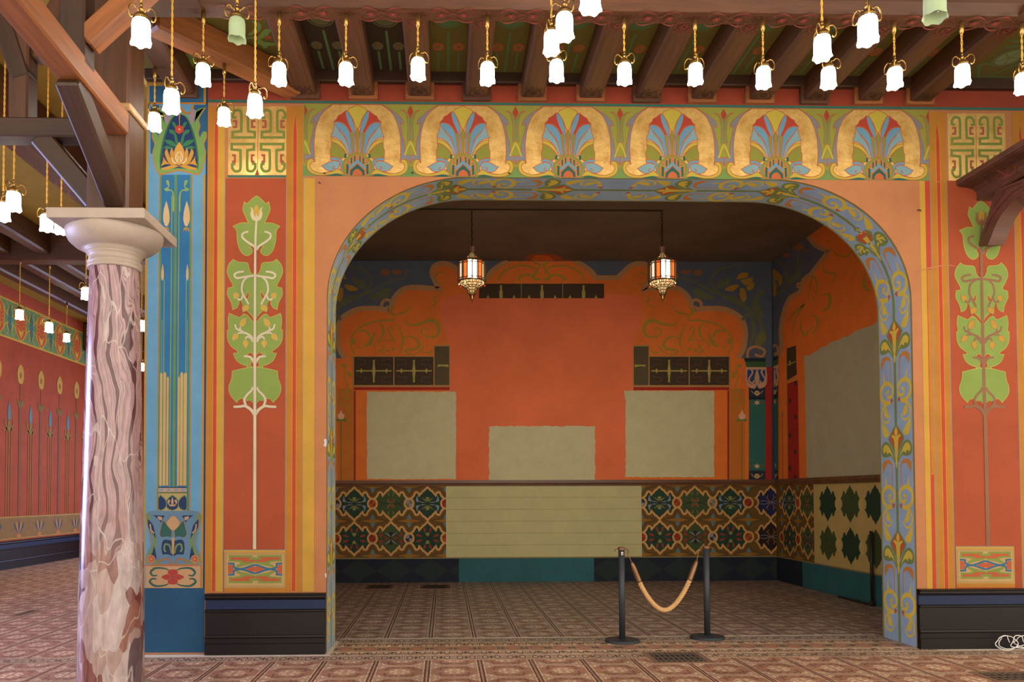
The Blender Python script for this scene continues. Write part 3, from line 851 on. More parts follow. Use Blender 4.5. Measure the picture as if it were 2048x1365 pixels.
# gold flutes
for a, b, t in ((320.5, 326, 746), (327, 333, 745), (334, 338.6, 754), (356, 360.5, 754), (361, 367.3, 745), (368, 375, 746)):
    PIL.poly([(a, 972, 1), (a, t + 3, 1), (a + (b - a) * .3, t), (a + (b - a) * .7, t), (b, t + 3, 1), (b, 972, 1)], paint('#dcb877'), True, paint('#7f9a4a'), .7)
PIL.tr = lambda x, y: (280 + x * K, 160 + y * K)
def C2(q): return q
c = 287
PIL.rect(60, 185, 490, 720, LBLUE); PIL.rect(395, 190, 498, 560, paint('#2f6c92')); PIL.rect(68, 190, 130, 560, paint('#2f6c92'))
PIL.poly(sym([(c, 190, 1), (c + 60, 250), (c + 100, 190, 1), (c + 112, 200), (c + 70, 262), (c, 240, 1)], c), ORANGE)
PIL.poly([(c + 90, 225), (c + 122, 240), (c + 100, 330), (c + 78, 290)], paint('#b79aa4')); PIL.poly(mir([(c + 90, 225), (c + 122, 240), (c + 100, 330), (c + 78, 290)], c), paint('#b79aa4'))
outer = [(c, 250, 1), (c + 60, 270), (c + 95, 340), (c + 118, 300), (c + 125, 225, 1), (c + 138, 260), (c + 120, 330), (c + 140, 230), (c + 205, 208, 1), (c + 180, 245), (c + 150, 300), (c + 160, 350), (c + 148, 400), (c + 160, 440), (c + 185, 400), (c + 208, 395, 1), (c + 210, 440), (c + 190, 490), (c + 205, 560), (c + 185, 660), (c + 150, 722), (c + 95, 712), (c, 690, 1)]
PIL.poly(sym(outer, c), ORANGE); PIL.poly(sym([(c + (p[0] - c) * .965, 253 + (p[1] - 253) * .975) + tuple(p[2:]) for p in outer], c), paint('#86b25a'))
PIL.poly(sym([(c, 262), (c + 55, 285), (c + 100, 370), (c + 130, 470), (c + 148, 590), (c + 146, 680, 1), (c, 672, 1)], c), paint('#3a7a52'))
PIL.poly(sym([(c, 262), (c + 50, 292), (c + 90, 380), (c + 118, 480), (c + 136, 600), (c + 132, 668, 1), (c, 668, 1)], c), paint('#1e3f70'))
for s in (1, -1):
    g = lambda pts: [(c + s * p[0],) + tuple(p[1:]) for p in pts]
    for pts in ([(10, 480), (22, 420), (45, 382), (80, 378, 1), (70, 405), (42, 420), (28, 480)], [(20, 500), (60, 460), (118, 455, 1), (90, 485), (45, 505)], [(12, 400), (30, 330), (60, 320, 1), (50, 345), (30, 372)], [(40, 520), (90, 500), (122, 515, 1), (90, 525)]):
        PIL.poly(g(pts), paint('#3f8a58'))
    for pts in ([(0, 660, 1), (50, 655), (112, 600), (135, 535, 1), (122, 600), (138, 655, 1), (90, 640)], [(0, 640, 1), (60, 600), (95, 520, 1), (110, 560), (70, 640)], [(0, 640, 1), (20, 590), (58, 515, 1), (70, 560), (50, 620)]):
        PIL.poly(g(pts), paint('#e0a53a'), True, paint('#a87424'), 2.5)
    PIL.poly(g([(0, 655, 1), (40, 645), (100, 660), (145, 672, 1), (110, 685), (50, 672)]), paint('#e0a53a'))
PIL.poly(sym([(c, 470, 1), (c + 30, 515), (c + 40, 570), (c + 20, 635), (c, 650, 1)], c), paint('#eab048'), True, paint('#a87424'), 2.5)
for s in (1, -1):
    PIL.line([(c + s * 4, 545), (c + s * 22, 570), (c + s * 26, 600), (c + s * 10, 625)], 9, CREAM); PIL.line([(c + s * 12, 575), (c + s * 8, 600), (c + s * 16, 615)], 7, CREAM); PIL.line([(c + s * 55, 590), (c + s * 48, 618), (c + s * 22, 635)], 9, CREAM)
for k in range(6):
    a = k * math.pi / 3 + .5; PIL.disc(c + 18 * math.cos(a), 376 + 18 * math.sin(a), 17, 17, paint('#dd4f2c'), 12)
PIL.disc(c, 376, 9, 9, paint('#efb068'), 12); PIL.line([(c, 250, 1), (c, 345, 1)], 7, paint('#d9a86a'), taper=(1.6, .5))
for s in (1, -1):
    g = lambda pts: [(270 + s * (p[0] - 270),) + tuple(p[1:]) for p in pts]
    PIL.poly(g([(330, 765, 1), (352, 762), (346, 790), (335, 810), (368, 828, 1), (350, 845), (310, 846), (300, 900), (300, 1000, 1), (288, 1000, 1), (290, 870), (310, 835), (332, 828), (325, 800)]), paint('#9cba66'))
    PIL.poly(g([(348, 918, 1), (366, 980), (372, 1050), (362, 1095), (346, 1112), (330, 1095), (322, 1050), (330, 980)]), paint('#ecca90'))
    PIL.poly(g([(346, 1115, 1), (366, 1130), (368, 1158, 1), (350, 1135), (345, 1160, 1), (335, 1135), (320, 1158, 1), (328, 1125)]), paint('#c79a3c'))
PIL.tr = lambda x, y: (280 + x * K, 500 + y * K)
for x in (168, 356): PIL.poly([(x, 105, 1), (x + 9, 160), (x + 10, 210), (x, 235), (x - 10, 210), (x - 9, 160)], paint('#e2bf84'))
# base of the pilaster
PIL.tr = lambda x, y: (280 + x * K4, 860 + y * K4)
CLAY = paint('#d8ab78'); NV = paint('#223a68'); BL3 = paint('#6d94b0'); GN3 = paint('#7d9a58'); DG3 = paint('#33695c'); OC3 = paint('#b98a45')
PIL.rect(116, 340, 285, 486, paint('#c7b26a')); PIL.rect(116, 340, 285, 346, NV); PIL.rect(118, 347, 283, 366, CLAY)
for k in range(4): PIL.rect(120 + k * 44, 350, 144 + k * 44, 366, paint('#93a6c6'))
PIL.line([(116, 374, 1), (285, 374, 1)], 6, paint('#4a6a4a'), False)
for x in (200, 128, 272):
    hw = 38
    pts = [(x, 388, 1), (x + hw * .7, 410), (x + hw, 440), (x + hw * .7, 468), (x, 480, 1), (x - hw * .7, 468), (x - hw, 440), (x - hw * .7, 410)]
    pts = [(min(285, max(116, p[0])),) + tuple(p[1:]) for p in pts]
    PIL.poly(pts, NV, True, GN3, 5)
for s in (1, -1):
    PIL.poly([(200 + s * 2, 448), (200 + s * 20, 440), (200 + s * 12, 420), (200 + s * 24, 415, 1), (200 + s * 28, 435), (200 + s * 10, 456)], CLAY)
PIL.poly([(200, 398, 1), (207, 425), (203, 455, 1), (197, 455, 1), (193, 425)], CLAY); PIL.rect(182, 448, 218, 453, CLAY)
body = [(206, 482, 1), (330, 482), (364, 500), (366, 540), (345, 640), (340, 690), (355, 720), (366, 760), (350, 800), (206, 806, 1)]
PIL.poly(sym(body, 206), OC3); PIL.poly(sym([(206 + (p[0] - 206) * .965, 488 + (p[1] - 488) * .975) + tuple(p[2:]) for p in body], 206), BL3)
for s in (1, -1):
    g = lambda pts: [(206 + s * p[0],) + tuple(p[1:]) for p in pts]
    PIL.line(g([(150, 500), (140, 560), (110, 640), (115, 700), (148, 770), (100, 785), (55, 770)]), 24, GN3, taper=(.8, 1, .5))
    PIL.poly(g([(50, 510, 1), (118, 508, 1), (90, 530), (72, 552, 1), (62, 530)]), NV); PIL.poly(g([(66, 520), (92, 515), (86, 532), (70, 538)]), CLAY)
    PIL.poly(g([(150, 530, 1), (146, 580), (118, 620), (100, 650, 1), (118, 570)]), NV); PIL.line(g([(136, 560), (130, 595), (112, 615)]), 8, CLAY)
    PIL.poly(g([(5, 590, 1), (40, 560), (60, 540), (72, 580), (80, 620), (62, 640), (10, 640, 1)]), DG3, True, OC3, 3)
    PIL.poly(g([(2, 660, 1), (55, 655), (68, 700), (62, 742, 1), (30, 740), (2, 750, 1)]), NV); PIL.line(g([(8, 735), (20, 690), (45, 680), (52, 710), (42, 725)]), 11, GN3)
    PIL.poly(g([(112, 690, 1), (122, 730), (140, 760, 1), (100, 770), (104, 720)]), NV)
    PIL.disc(206 + s * 128, 768, 22, 22, SALMON, 16, CLAY, 3); PIL.disc(206 + s * 128, 768, 5, 5, CLAY, 10)
    PIL.line(g([(10, 800), (30, 768), (70, 775), (90, 790)]), 10, paint('#b87a3a'))
PIL.poly(sym([(206, 512, 1), (222, 520), (246, 555), (222, 590), (206, 600, 1)], 206), CLAY, True, OC3, 3)
PIL.line([(130, 650), (170, 640), (206, 645), (242, 640), (282, 650)], 12, BL3); PIL.poly(sym([(206, 640, 1), (214, 650), (210, 740, 1), (206, 745, 1)], 206), CLAY)
PIL.rect(46, 806, 368, 940, CLAY); PIL.line([(40, 807, 1), (372, 807, 1)], 5, SALMON, False)
for s in (1, -1):
    g = lambda pts: [(206 + s * p[0],) + tuple(p[1:]) for p in pts]
    PIL.line(g([(10, 850), (40, 826), (100, 822), (130, 845), (118, 866), (92, 864)]), 9, DG3, taper=(.4, 1.6, .9)); PIL.line(g([(10, 898), (40, 922), (100, 928), (134, 905), (122, 886), (96, 886)]), 9, DG3, taper=(.4, 1.6, .9))
    PIL.poly(g([(0, 874, 1), (30, 858), (66, 875), (30, 892)]), paint('#bf4536'), True, SALMON, 3)
for v in (1, -1): PIL.poly([(206, 874, 1), (178, 874 + v * 20), (184, 874 + v * 40), (206, 874 + v * 44), (228, 874 + v * 40), (234, 874 + v * 20)], paint('#bf4536'), True, SALMON, 3)
PIL.disc(206, 874, 4, 4, NV, 10)
PIL.obj('painted_pilaster', wall_front, 'blue pilaster with a lotus, gold flutes and a grotesque mask')

# ---- plaster chips and small hooks on the wall
P = Paint(FD, NF, base=.0045)
P.poly([(648, 880), (653, 879), (653, 893), (647, 892), (649, 886)], paint('#f0ece4')); P.poly([(650, 1148), (653, 1148), (653, 1156), (651, 1155)], paint('#f0ece4'))
P.line([(1832, 548), (1845, 540), (1868, 535), (1890, 531), (1911, 533)], 3, paint('#dd9058'), taper=(.3, 1, .3))
P.obj('plaster_chip', wall_front, 'pale chipped plaster')
HK = plain('hook_iron', '#20160f', .6, .5)
for (x, y) in ((649, 347), (824, 346), (1017, 347), (639, 366), (1835, 421)):
    p = hy(x, y); bm = bmesh.new(); tube(bm, [p, p + Vector((0, -.03, -.005)), p + Vector((.012, -.04, -.02))], .005, 6)
    bm_obj('wall_hook', bm, HK, wall_front)

# ================================================================== ARCH SOFFIT
SEG = [0.0]
for a, b in zip(AP, AP[1:]): SEG.append(SEG[-1] + math.hypot(b[0] - a[0], b[1] - a[1]))
SL = SEG[-1]
def arch_at(s):
    s = max(0, min(SL - 1e-6, s))
    for i in range(len(AP) - 1):
        if s <= SEG[i + 1]:
            t = (s - SEG[i]) / max(1e-9, SEG[i + 1] - SEG[i]); a, b = AP[i], AP[i + 1]
            tx, tz = b[0] - a[0], b[1] - a[1]; L = math.hypot(tx, tz) or 1
            return Vector((a[0] + tx * t, 0, a[1] + tz * t)), Vector((tz / L, 0, -tx / L))
SIDE = [1]
def soff(x, y):
    s = y if SIDE[0] == 1 else SL - y
    p, n = arch_at(s); return Vector((p.x, T * (0.5 + (x if SIDE[0] == 1 else x)), p.z))
def soffn(x, y):
    s = y if SIDE[0] == 1 else SL - y
    return arch_at(s)[1]
SB, SY, SG, SO, SRD = paint('#93a8b8', 1.6, var=.14), paint('#e0c038', 1.5, var=.12), paint('#86954a', 1.3, var=.12), paint('#d0842c', 1.5), paint('#cf5a2e', 1.4)
P = Paint(soff, soffn, base=.003); P.slab = .06
for k in range(80):
    a, b = SL / 2 * k / 80, SL / 2 * (k + 1) / 80
    for sd in (1, 2):
        SIDE[0] = sd
        P.raw([(-.5, a), (.5, a), (.5, b), (-.5, b)], SB)
P.n += 2
for sd in (1, 2):
    SIDE[0] = sd
    for x0, x1, m in ((-.5, -.46, paint('#b3a14a')), (.46, .5, paint('#b3a14a')), (-.035, .035, SG)):
        for k in range(80):
            a, b = SL / 2 * k / 80, SL / 2 * (k + 1) / 80
            P.raw([(x0, a), (x1, a), (x1, b), (x0, b)], m)
P.n += 2
PER = 1.075
def soffit_unit(s0):
    """one repeat, s0 = tip of the fleuron (points up along the arch)"""
    q = lambda pts: [(p[0], s0 - p[1]) + tuple(p[2:]) for p in pts]
    lim = SL / 2
    def ok(pts): return all(0.0 < p[1] < lim for p in pts)
    def po(pts, m, out=None, ow=1):
        if ok(pts): P.poly(pts, m, True, out, ow, n=4)
    def li(pts, w, m, tp=None):
        if ok(pts): P.line(pts, w, m, taper=tp, n=4)
    po(q([(0, 0, 1), (.12, .07), (.24, .15, 1), (.16, .22), (.06, .30), (0, .36, 1), (-.06, .30), (-.16, .22), (-.24, .15, 1), (-.12, .07)]), SG)
    po(q([(0, .03, 1), (.10, .09), (.19, .155, 1), (.10, .22), (0, .30, 1), (-.10, .22), (-.19, .155, 1), (-.10, .09)]), SRD)
    po(q([(0, .03, 1), (.05, .09), (.02, .13), (.10, .11), (.13, .13), (.07, .16), (.05, .24), (.015, .45, 1), (-.015, .45, 1), (-.05, .24), (-.07, .16), (-.13, .13), (-.10, .11), (-.02, .13), (-.05, .09)]), SY)
    for s in (1, -1):
        g = lambda pts: q([(p[0] * s,) + tuple(p[1:]) for p in pts])
        po(g([(.02, .36, 1), (.10, .28), (.22, .19), (.36, .18), (.44, .24), (.42, .32), (.28, .34), (.16, .33), (.05, .40)]), SG)
        po(g([(.03, .40, 1), (.14, .29), (.25, .215), (.34, .21), (.40, .25), (.37, .295), (.30, .275), (.27, .305), (.20, .29), (.10, .34)]), SY)
        # orange hook
        li(g([(.13, .70), (.13, .46), (.17, .40), (.27, .385)]), .030, SO, (.5, 1, 1.2)); po(g([(.22, .368), (.35, .372), (.42, .42), (.40, .50, 1), (.35, .455), (.28, .41)]), SO)
        # large scroll
        li(g([(.325, .53), (.33, .58), (.31, .65)]), .05, SY, (.2, .7, 1.3))
        li(g([(.29, .64), (.41, .69), (.43, .77), (.33, .84), (.15, .85)]), .05, SY, (.9, 1.2, .7))
        li(g([(.30, .645), (.17, .655), (.075, .71), (.10, .785), (.20, .795), (.255, .745), (.18, .73)]), .042, SY, (1.1, 1, .7))
        li(g([(.15, .85), (.32, .875), (.42, .95), (.37, 1.03), (.24, 1.05), (.15, .99)]), .030, SY, (1.4, 1, .6))
        po(g([(.06, .83, 1), (.14, .805, 1), (.13, .87, 1)]), SRD)
        po(g([(.31, .89), (.24, .93), (.19, 1.0, 1), (.29, 1.0), (.345, .95)]), SY)
        po(g([(.20, .10), (.30, .02), (.42, -.04, 1), (.40, .06), (.33, .13)]), SY)
s_tip_r = hy(1800, 842).z
for sd in (1, 2):
    SIDE[0] = sd
    s0 = s_tip_r
    while s0 - PER > -PER: s0 -= PER
    k = 0
    while s0 < SL / 2 + 1.2:
        n_keep = P.n; soffit_unit(s0); P.n = n_keep; s0 += PER
P.obj('painted_soffit', wall_front, 'grey blue arch lining with yellow scrolls and fleurons')

# ================================================================== ALCOVE MURALS
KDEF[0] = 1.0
def BD(x, y): return hy(x, y, YB)
def RD(x, y): return hx(x, y, AXR)
NB, NR = Vector((0, -1, 0)), Vector((-1, 0, 0))
CX = 1083.0
KC = 620 / 2048
ORG, ORR, NAVB, TANB, TEND = paint('#ee7a26', var=.10), paint('#ee7544', var=.14, scale=1.1), paint('#5d6470', var=.12), paint('#c08a55'), paint('#b08a2c')
BLK, OLX, CRM, SRED = paint('#4a3826'), paint('#b3a24c'), paint('#cfc396', var=.08, scale=5), paint('#b3271a')
G8 = lambda pts: [(1160 + p[0] * KC, 380 + p[1] * KC) + tuple(p[2:]) for p in pts]
P = Paint(BD, NB)
edge = [(1083, 523), (1112, 523, 1), (1127, 523, 1), (1144, 523), (1158, 527), (1180, 541), (1192, 556, 1), (1235, 556, 1), (1250, 542), (1262, 532), (1281, 527), (1298, 534), (1302, 547), (1296, 562), (1288, 579, 1), (1330, 575), (1354, 577), (1369, 586), (1378, 598), (1383, 612), (1389, 621, 1), (1400, 619), (1420, 617), (1450, 619), (1475, 631), (1487, 646), (1491, 668), (1487, 698), (1476, 717, 1)]
lower = [(1476, 717, 1), (1490, 722, 1), (1490, 966, 1)]
rh = crom(edge, False, 5)
out = rh + [(1499, 717), (1499, 967)]
full = out + [(2 * CX - x, y) for x, y in reversed(out)]
P.rect(600, 522, 1543.5, 968, NAVB)
P.poly([(x, y, 1) for x, y in full], ORG, False)
# the redder, over-painted middle
P.poly([(1083, 590, 1), (1250, 590), (1285, 620), (1268, 690, 1), (1268, 775), (1250, 966, 1), (915, 966, 1), (898, 775), (898, 690, 1), (880, 620), (915, 590)], ORR)
inner = [(x, y) for x, y in rh if y > 523.5 or x > 1150]
for s in (1, -1):
    q = inner if s == 1 else mir(inner, CX)
    P.line([(p[0], p[1]) for p in q], 10, TANB, smooth=False)
    m = (lambda pts: pts) if s == 1 else (lambda pts: mir(pts, CX))
    P.line(m(G8([(735, 765), (745, 735), (775, 728), (800, 750), (795, 785), (770, 785), (765, 765)])), 6, TANB, taper=(1, 1, .5))
    # blossoms and leaves on the blue
    LF, BU, YF2 = paint('#6d6f4e'), paint('#9c6440'), paint('#b5862f')
    P.line(m(G8([(1090, 760), (1030, 720), (950, 700), (850, 660), (760, 610), (650, 580)])), 5, LF, taper=(1.4, .5)); P.line(m(G8([(1210, 960), (1180, 860), (1110, 790), (1000, 730), (930, 690), (880, 640), (870, 580), (920, 530), (1000, 505), (1080, 500)])), 5, LF, taper=(1.6, 1, .5))
    P.poly(m(G8([(740, 650, 1), (800, 660), (900, 715, 1), (830, 725), (760, 700)])), LF); P.poly(m(G8([(900, 640), (920, 600), (960, 590), (1000, 570, 1), (995, 610), (960, 640), (925, 655)])), LF)
    for c in ([(660, 545), (690, 530), (735, 535), (710, 560)], [(745, 550), (770, 525), (800, 530), (805, 555), (775, 570)], [(640, 530), (650, 555), (645, 590)]): P.poly(m(G8(c)), BU)
    for c in ([(1035, 590), (1060, 550), (1110, 550), (1100, 580)], [(1085, 590), (1145, 575, 1), (1130, 625), (1090, 630), (1060, 600)], [(955, 660), (1000, 630), (1050, 630), (1010, 670)], [(1060, 650), (1090, 660), (1100, 720), (1075, 740), (1055, 700)], [(1100, 640), (1150, 610), (1145, 650), (1110, 665)]): P.poly(m(G8(c)), YF2, True, LF, .8)
    P.line(m(G8([(1070, 860), (1110, 825), (1160, 825), (1185, 870)])), 6, LF); P.poly(m(G8([(1130, 830), (1160, 900), (1150, 980), (1100, 1090, 1), (1130, 960)])), LF); P.poly(m(G8([(1160, 980), (1210, 930), (1230, 990), (1180, 1050), (1230, 1100, 1), (1160, 1040)])), paint('#7c7a40'))
    P.poly(m(G8([(1135, 760), (1160, 690), (1200, 660), (1225, 690, 1), (1180, 720), (1200, 790), (1215, 850, 1), (1160, 830)])), LF)
    # tendrils on the orange
    K9 = 410 / 1555; G9 = lambda pts: [(1230 + p[0] * K9, 640 + p[1] * K9) + tuple(p[2:]) for p in pts]
    for pts, w, tp in (([(480, 8), (440, 40), (360, 30), (290, 6), (232, 30), (222, 90), (262, 132), (320, 120)], 9, (.2, 1, .3)), ([(300, 78), (328, 64), (352, 84), (345, 108), (318, 130), (312, 162)], 3, (.6, 1, .4)),
                       ([(560, 4), (660, 8), (760, 30), (836, 72), (882, 130), (890, 190), (858, 262)], 3.4, (1.2, 1, .8)), ([(545, 34), (512, 90), (492, 150), (500, 210), (528, 262)], 5, (.2, 1, .2)),
                       ([(496, 150), (446, 128), (396, 146), (368, 190), (398, 222), (470, 232), (462, 256), (400, 266)], 5.5, (.3, 1.2, .3)), ([(566, 78), (584, 56), (602, 80), (580, 126), (560, 160), (620, 152), (684, 172)], 3.6, (.6, 1, .3)),
                       ([(672, 18), (640, 66), (652, 126), (694, 172)], 5, (.3, 1.2, .2)), ([(708, 96), (728, 146), (758, 190), (792, 206)], 6, (.3, 1.7, .2)), ([(742, 130), (760, 98), (800, 80), (842, 98)], 5, (.8, 1.2, .2)),
                       ([(270, 226), (300, 252), (346, 244)], 4, (.3, 1, .3)), ([(330, 190), (352, 230), (402, 262)], 4, (.3, 1, .3)), ([(700, 232), (712, 196), (700, 170)], 3, (.3, 1, .3)), ([(430, -110), (470, -60), (540, -40), (560, -5)], 4, (.3, 1, .4)), ([(560, -100), (590, -60), (560, -30)], 5, (.3, 1.3, .3)),
                       ([(190, -200), (260, -160), (240, -120), (300, -90)], 3.5, (.3, 1, .3)), ([(150, -330), (200, -360), (250, -330), (230, -280), (170, -270)], 3.5, (.3, 1, .3))):
        P.line(m(G9(pts)), w, TEND, taper=tp)
    for c_, rx, ry in (((866, 165), 6, 7), ((566, 222), 4, 4), ((640, 206), 3, 5), ((612, 232), 5, 3), ((660, 234), 5, 3), ((636, 252), 3, 4), ((822, 210), 3, 3)):
        q9 = m(G9([c_]))[0]; P.disc(q9[0], q9[1], rx * .9, ry * .9, TEND, 10)
    for pts, w in (([(1090, 548), (1100, 535), (1130, 532), (1160, 545), (1170, 562)], 4), ([(1090, 560), (1110, 550), (1128, 556), (1128, 562)], 5), ([(1092, 520), (1096, 526), (1086, 530), (1092, 540), (1100, 556), (1085, 560)], 5)): P.line(m(pts), w, TEND)
    # side strip
    P.poly(m([(1461, 778, 1), (1490, 778, 1), (1490, 966, 1), (1461, 966, 1)]), paint('#cd7420'), False); P.line(m([(1460, 712, 1), (1460, 967, 1)]), 2.5, paint('#b8862e'), False); P.line(m([(1456.5, 782, 1), (1456.5, 967, 1)]), 4, SRED, False)
    K9 = 410 / 1555; G9 = lambda pts: [(1230 + p[0] * K9, 640 + p[1] * K9) + tuple(p[2:]) for p in pts]
    P.line(m(G9([(885, 700), (920, 650), (985, 620), (975, 580), (930, 540), (915, 500), (935, 430), (925, 380), (945, 345), (965, 350)])), 2.4, TEND)
    for c in ([(915, 345), (960, 335), (950, 362), (920, 360)], [(890, 400), (915, 395), (905, 440), (885, 430)], [(895, 520), (935, 530), (925, 560)], [(900, 590), (945, 595), (920, 610)]): P.poly(m(G9(c)), TEND)
    P.line(m(G9([(962, 760, 1), (962, 1228, 1)])), 2.0, paint('#80702a'), False)
    P.poly(m(G9([(963, 682, 1), (975, 710), (990, 722, 1), (980, 752), (945, 752), (936, 722, 1), (952, 710)])), paint('#e6b890')); P.poly(m(G9([(918, 768), (935, 750), (960, 758), (985, 752), (1006, 768), (980, 770), (960, 762), (940, 772)])), paint('#6a8236'))
    # dark fret tiles
    P.poly(m(G9([(138, 192, 1), (260, 192, 1), (260, 275, 1), (870, 275, 1), (870, 512, 1), (138, 512, 1)])), paint('#b98a4c'), False); P.poly(m(G9([(140, 512, 1), (866, 512, 1), (866, 534, 1), (140, 534, 1)])), SRED, False)
    for a, b, t in ((142, 254, 202), (262, 558, 282), (566, 864, 282)): P.poly(m(G9([(a, t, 1), (b, t, 1), (b, 496, 1), (a, 496, 1)])), BLK if a > 200 else paint('#5c5234'), False)
    RL = paint('#6e4a34')
    for cx in (410, 714):
        P.line(m(G9([(cx - 135, 388, 1), (cx + 135, 388, 1)])), 2.6, OLX, False)
        P.poly(m(G9([(cx - 8, 305, 1), (cx + 8, 305, 1), (cx + 6, 335), (cx + 12, 388), (cx + 6, 445), (cx + 8, 475, 1), (cx - 8, 475, 1), (cx - 6, 445), (cx - 12, 388), (cx - 6, 335)])), OLX)
        for s2 in (-1, 1): P.poly(m(G9([(cx + s2 * 95, 368, 1), (cx + s2 * 104, 388), (cx + s2 * 95, 408, 1), (cx + s2 * 86, 388)])), OLX)
        for s2 in (-1, 1):
            for v in (-1, 1):
                P.line(m(G9([(cx + s2 * 130, 388 + v * 90, 1), (cx + s2 * 60, 388 + v * 80, 1), (cx + s2 * 60, 388 + v * 50, 1), (cx + s2 * 120, 388 + v * 46, 1), (cx + s2 * 125, 388 + v * 20, 1)])), 1.1, RL, False)
    P.poly(m(G9([(148, 340, 1), (230, 342, 1), (230, 358, 1), (200, 352, 1), (148, 360, 1)])), OLX, False)
    for x in (165, 185, 215, 235): P.line(m(G9([(x, 210, 1), (x, 330, 1)])), 1.0, RL, False); P.line(m(G9([(x, 370, 1), (x, 490, 1)])), 1.0, RL, False)
# fret strip under the crown
P.rect(958, 568, 1208, 597, BLK)
for x in (1042, 1125): P.rect(x, 568, x + 1, 597, OLX)
for x in (1002, 1084, 1167): P.poly([(x - 2, 571, 1), (x + 2, 571, 1), (x + 2, 580), (x + 3.4, 585), (x + 3, 597, 1), (x - 3, 597, 1), (x - 3.4, 585), (x - 2, 580)], OLX)
for x in (976, 1028, 1058, 1110, 1140, 1192): P.poly([(x - 3, 597, 1), (x, 590, 1), (x + 3, 597, 1)], OLX, False)
# bare primed patches with a torn edge
def patch(x0, y0, x1, y1, mat, rough=1.6):
    pts = []
    def run(ax, ay, bx, by):
        L = math.hypot(bx - ax, by - ay); n = int(L / 5)
        for k in range(n):
            t = k / n; j = random.uniform(-rough, rough) * .5
            pts.append((ax + (bx - ax) * t + (j if ax == bx else 0), ay + (by - ay) * t + (j if ay == by else 0)))
    run(x0, y0, x1, y0); run(x1, y0, x1, y1); run(x1, y1, x0, y1); run(x0, y1, x0, y0)
    P.poly(pts, mat, False)
patch(734, 784, 912, 959, CRM); patch(1251, 782, 1428, 955, CRM); patch(978, 853, 1190, 967, CRM, 2.4)
P.poly([(1248, 779, 1), (1256, 790), (1250, 800, 1)], CRM)
P.obj('painted_mural', wall_back, 'orange mural with blue spandrels and bare primed squares')
# crown of the mural that runs up on to the ceiling
P = Paint(lambda x, y: hz(x, y, AZ), Vector((0, 0, -1)), base=.002)
P.poly([(1050, 521.5, 1), (1054, 514), (1062, 509), (1083, 508), (1104, 508), (1114, 511), (1124, 514, 1), (1127, 518), (1150, 521.5, 1)], paint('#b36438'))
P.poly([(1062, 521.5, 1), (1070, 512), (1083, 511), (1096, 512), (1110, 521.5, 1)], ORG)
P.obj('painted_crown', ceiling_alcove)

# corner columns (both walls) ------------------------------------------------
def corner(P, xa, xb, side):
    """column painted between pixel columns xa..xb of one wall"""
    K9 = 410 / 1555
    w = xb - xa
    X = lambda t: xa + w * t
    def Y(t, y):    # right wall recedes: heights follow the ray to the vanishing point
        if side == 'b': return y
        return 991 + (y - 991) * (X(t) - 890) / (1543.5 - 890)
    q = lambda pts: [(X(p[0]), Y(p[0], p[1])) + tuple(p[2:]) for p in pts]
    P.poly(q([(-.1, 962, 1), (-.08, 775, 1), (1, 775, 1), (1, 962, 1)]), paint('#2f6a5c'), False)
    for y0, y1, m_ in ((775, 797, paint('#2a3442')), (942, 966, paint('#2a3442')), (795, 800, paint('#1d2a30'))): P.poly(q([(-.1, y0, 1), (1.0, y0, 1), (1.0, y1, 1), (-.1, y1, 1)]), m_, False)
    for y in (787, 953):
        for t in (-1, 1): P.line(q([(.45, y + 3), (.45 + .25 * t, y), (.45 + .38 * t, y - 5)]), 2.2, paint('#8d8a5e'))
        pc = q([(.45, y)])[0]; P.disc(pc[0], pc[1], w * .17, 5, paint('#d9a877'), 14); P.disc(pc[0], pc[1], w * .06, 1.7, paint('#8a4a30'), 8)
    for y in (806, 933):
        st = []
        for k in range(12):
            r = (.26, 6.5) if k % 2 == 0 else (.09, 2.2); a = k * math.pi / 6
            st.append((.45 + r[0] * math.sin(a), y - r[1] * math.cos(a)))
        P.poly(q(st), paint('#e0b58a'), False)
        for t in (-.36, .36): pc = q([(.45 + t, y)])[0]; P.disc(pc[0], pc[1], w * .09, 2.4, paint('#8a5236'), 10)
    # capital
    P.poly(q([(-.28, 735, 1), (1.06, 735, 1), (1.12, 755), (1.02, 772), (.6, 778), (.45, 770), (.3, 778), (-.12, 774), (-.3, 758)]), paint('#d0a07c'))
    P.poly(q([(-.18, 740, 1), (.98, 740, 1), (1.0, 758), (.85, 768), (.5, 766), (.1, 770), (-.14, 764), (-.2, 754)]), paint('#2b4a7c'))
    P.poly(q([(.45, 736, 1), (.62, 757), (.52, 770, 1), (.38, 770, 1), (.28, 757)]), paint('#d0a07c'))
    for t in (-1, 1): P.line(q([(.45 + .42 * t, 738), (.45 + .30 * t, 746), (.45 + .55 * t, 760), (.45 + .3 * t, 768), (.45 + .2 * t, 762)]), 3.4, paint('#d0a07c'))
    P.poly(q([(-.34, 724, 1), (1.02, 724, 1), (1.02, 735, 1), (-.26, 735, 1)]), paint('#3f6238'), False); P.poly(q([(-.42, 717, 1), (1.02, 717, 1), (1.02, 724, 1), (-.36, 724, 1)]), paint('#26343a'), False)
    P.line(q([(-.2, 716), (-.1, 700), (.4, 694), (.95, 702), (.8, 713), (.3, 710)]), 5, TANB)
P = Paint(BD, NB, base=.012)
P.rect(1530, 735, 1543.5, 963, paint('#a8261c')); corner(P, 1500, 1530, 'b')
P.obj('painted_column', wall_back, 'teal painted column with a scrolled capital')
P = Paint(RD, NR)
def RY_(x, y): return (x, 991 + (y - 991) * (x - 890) / (1543.5 - 890))       # height y at the corner carried along the wall
P.poly([RY_(1544, 522), RY_(1785, 522), RY_(1785, 967), RY_(1544, 967)], NAVB, False)
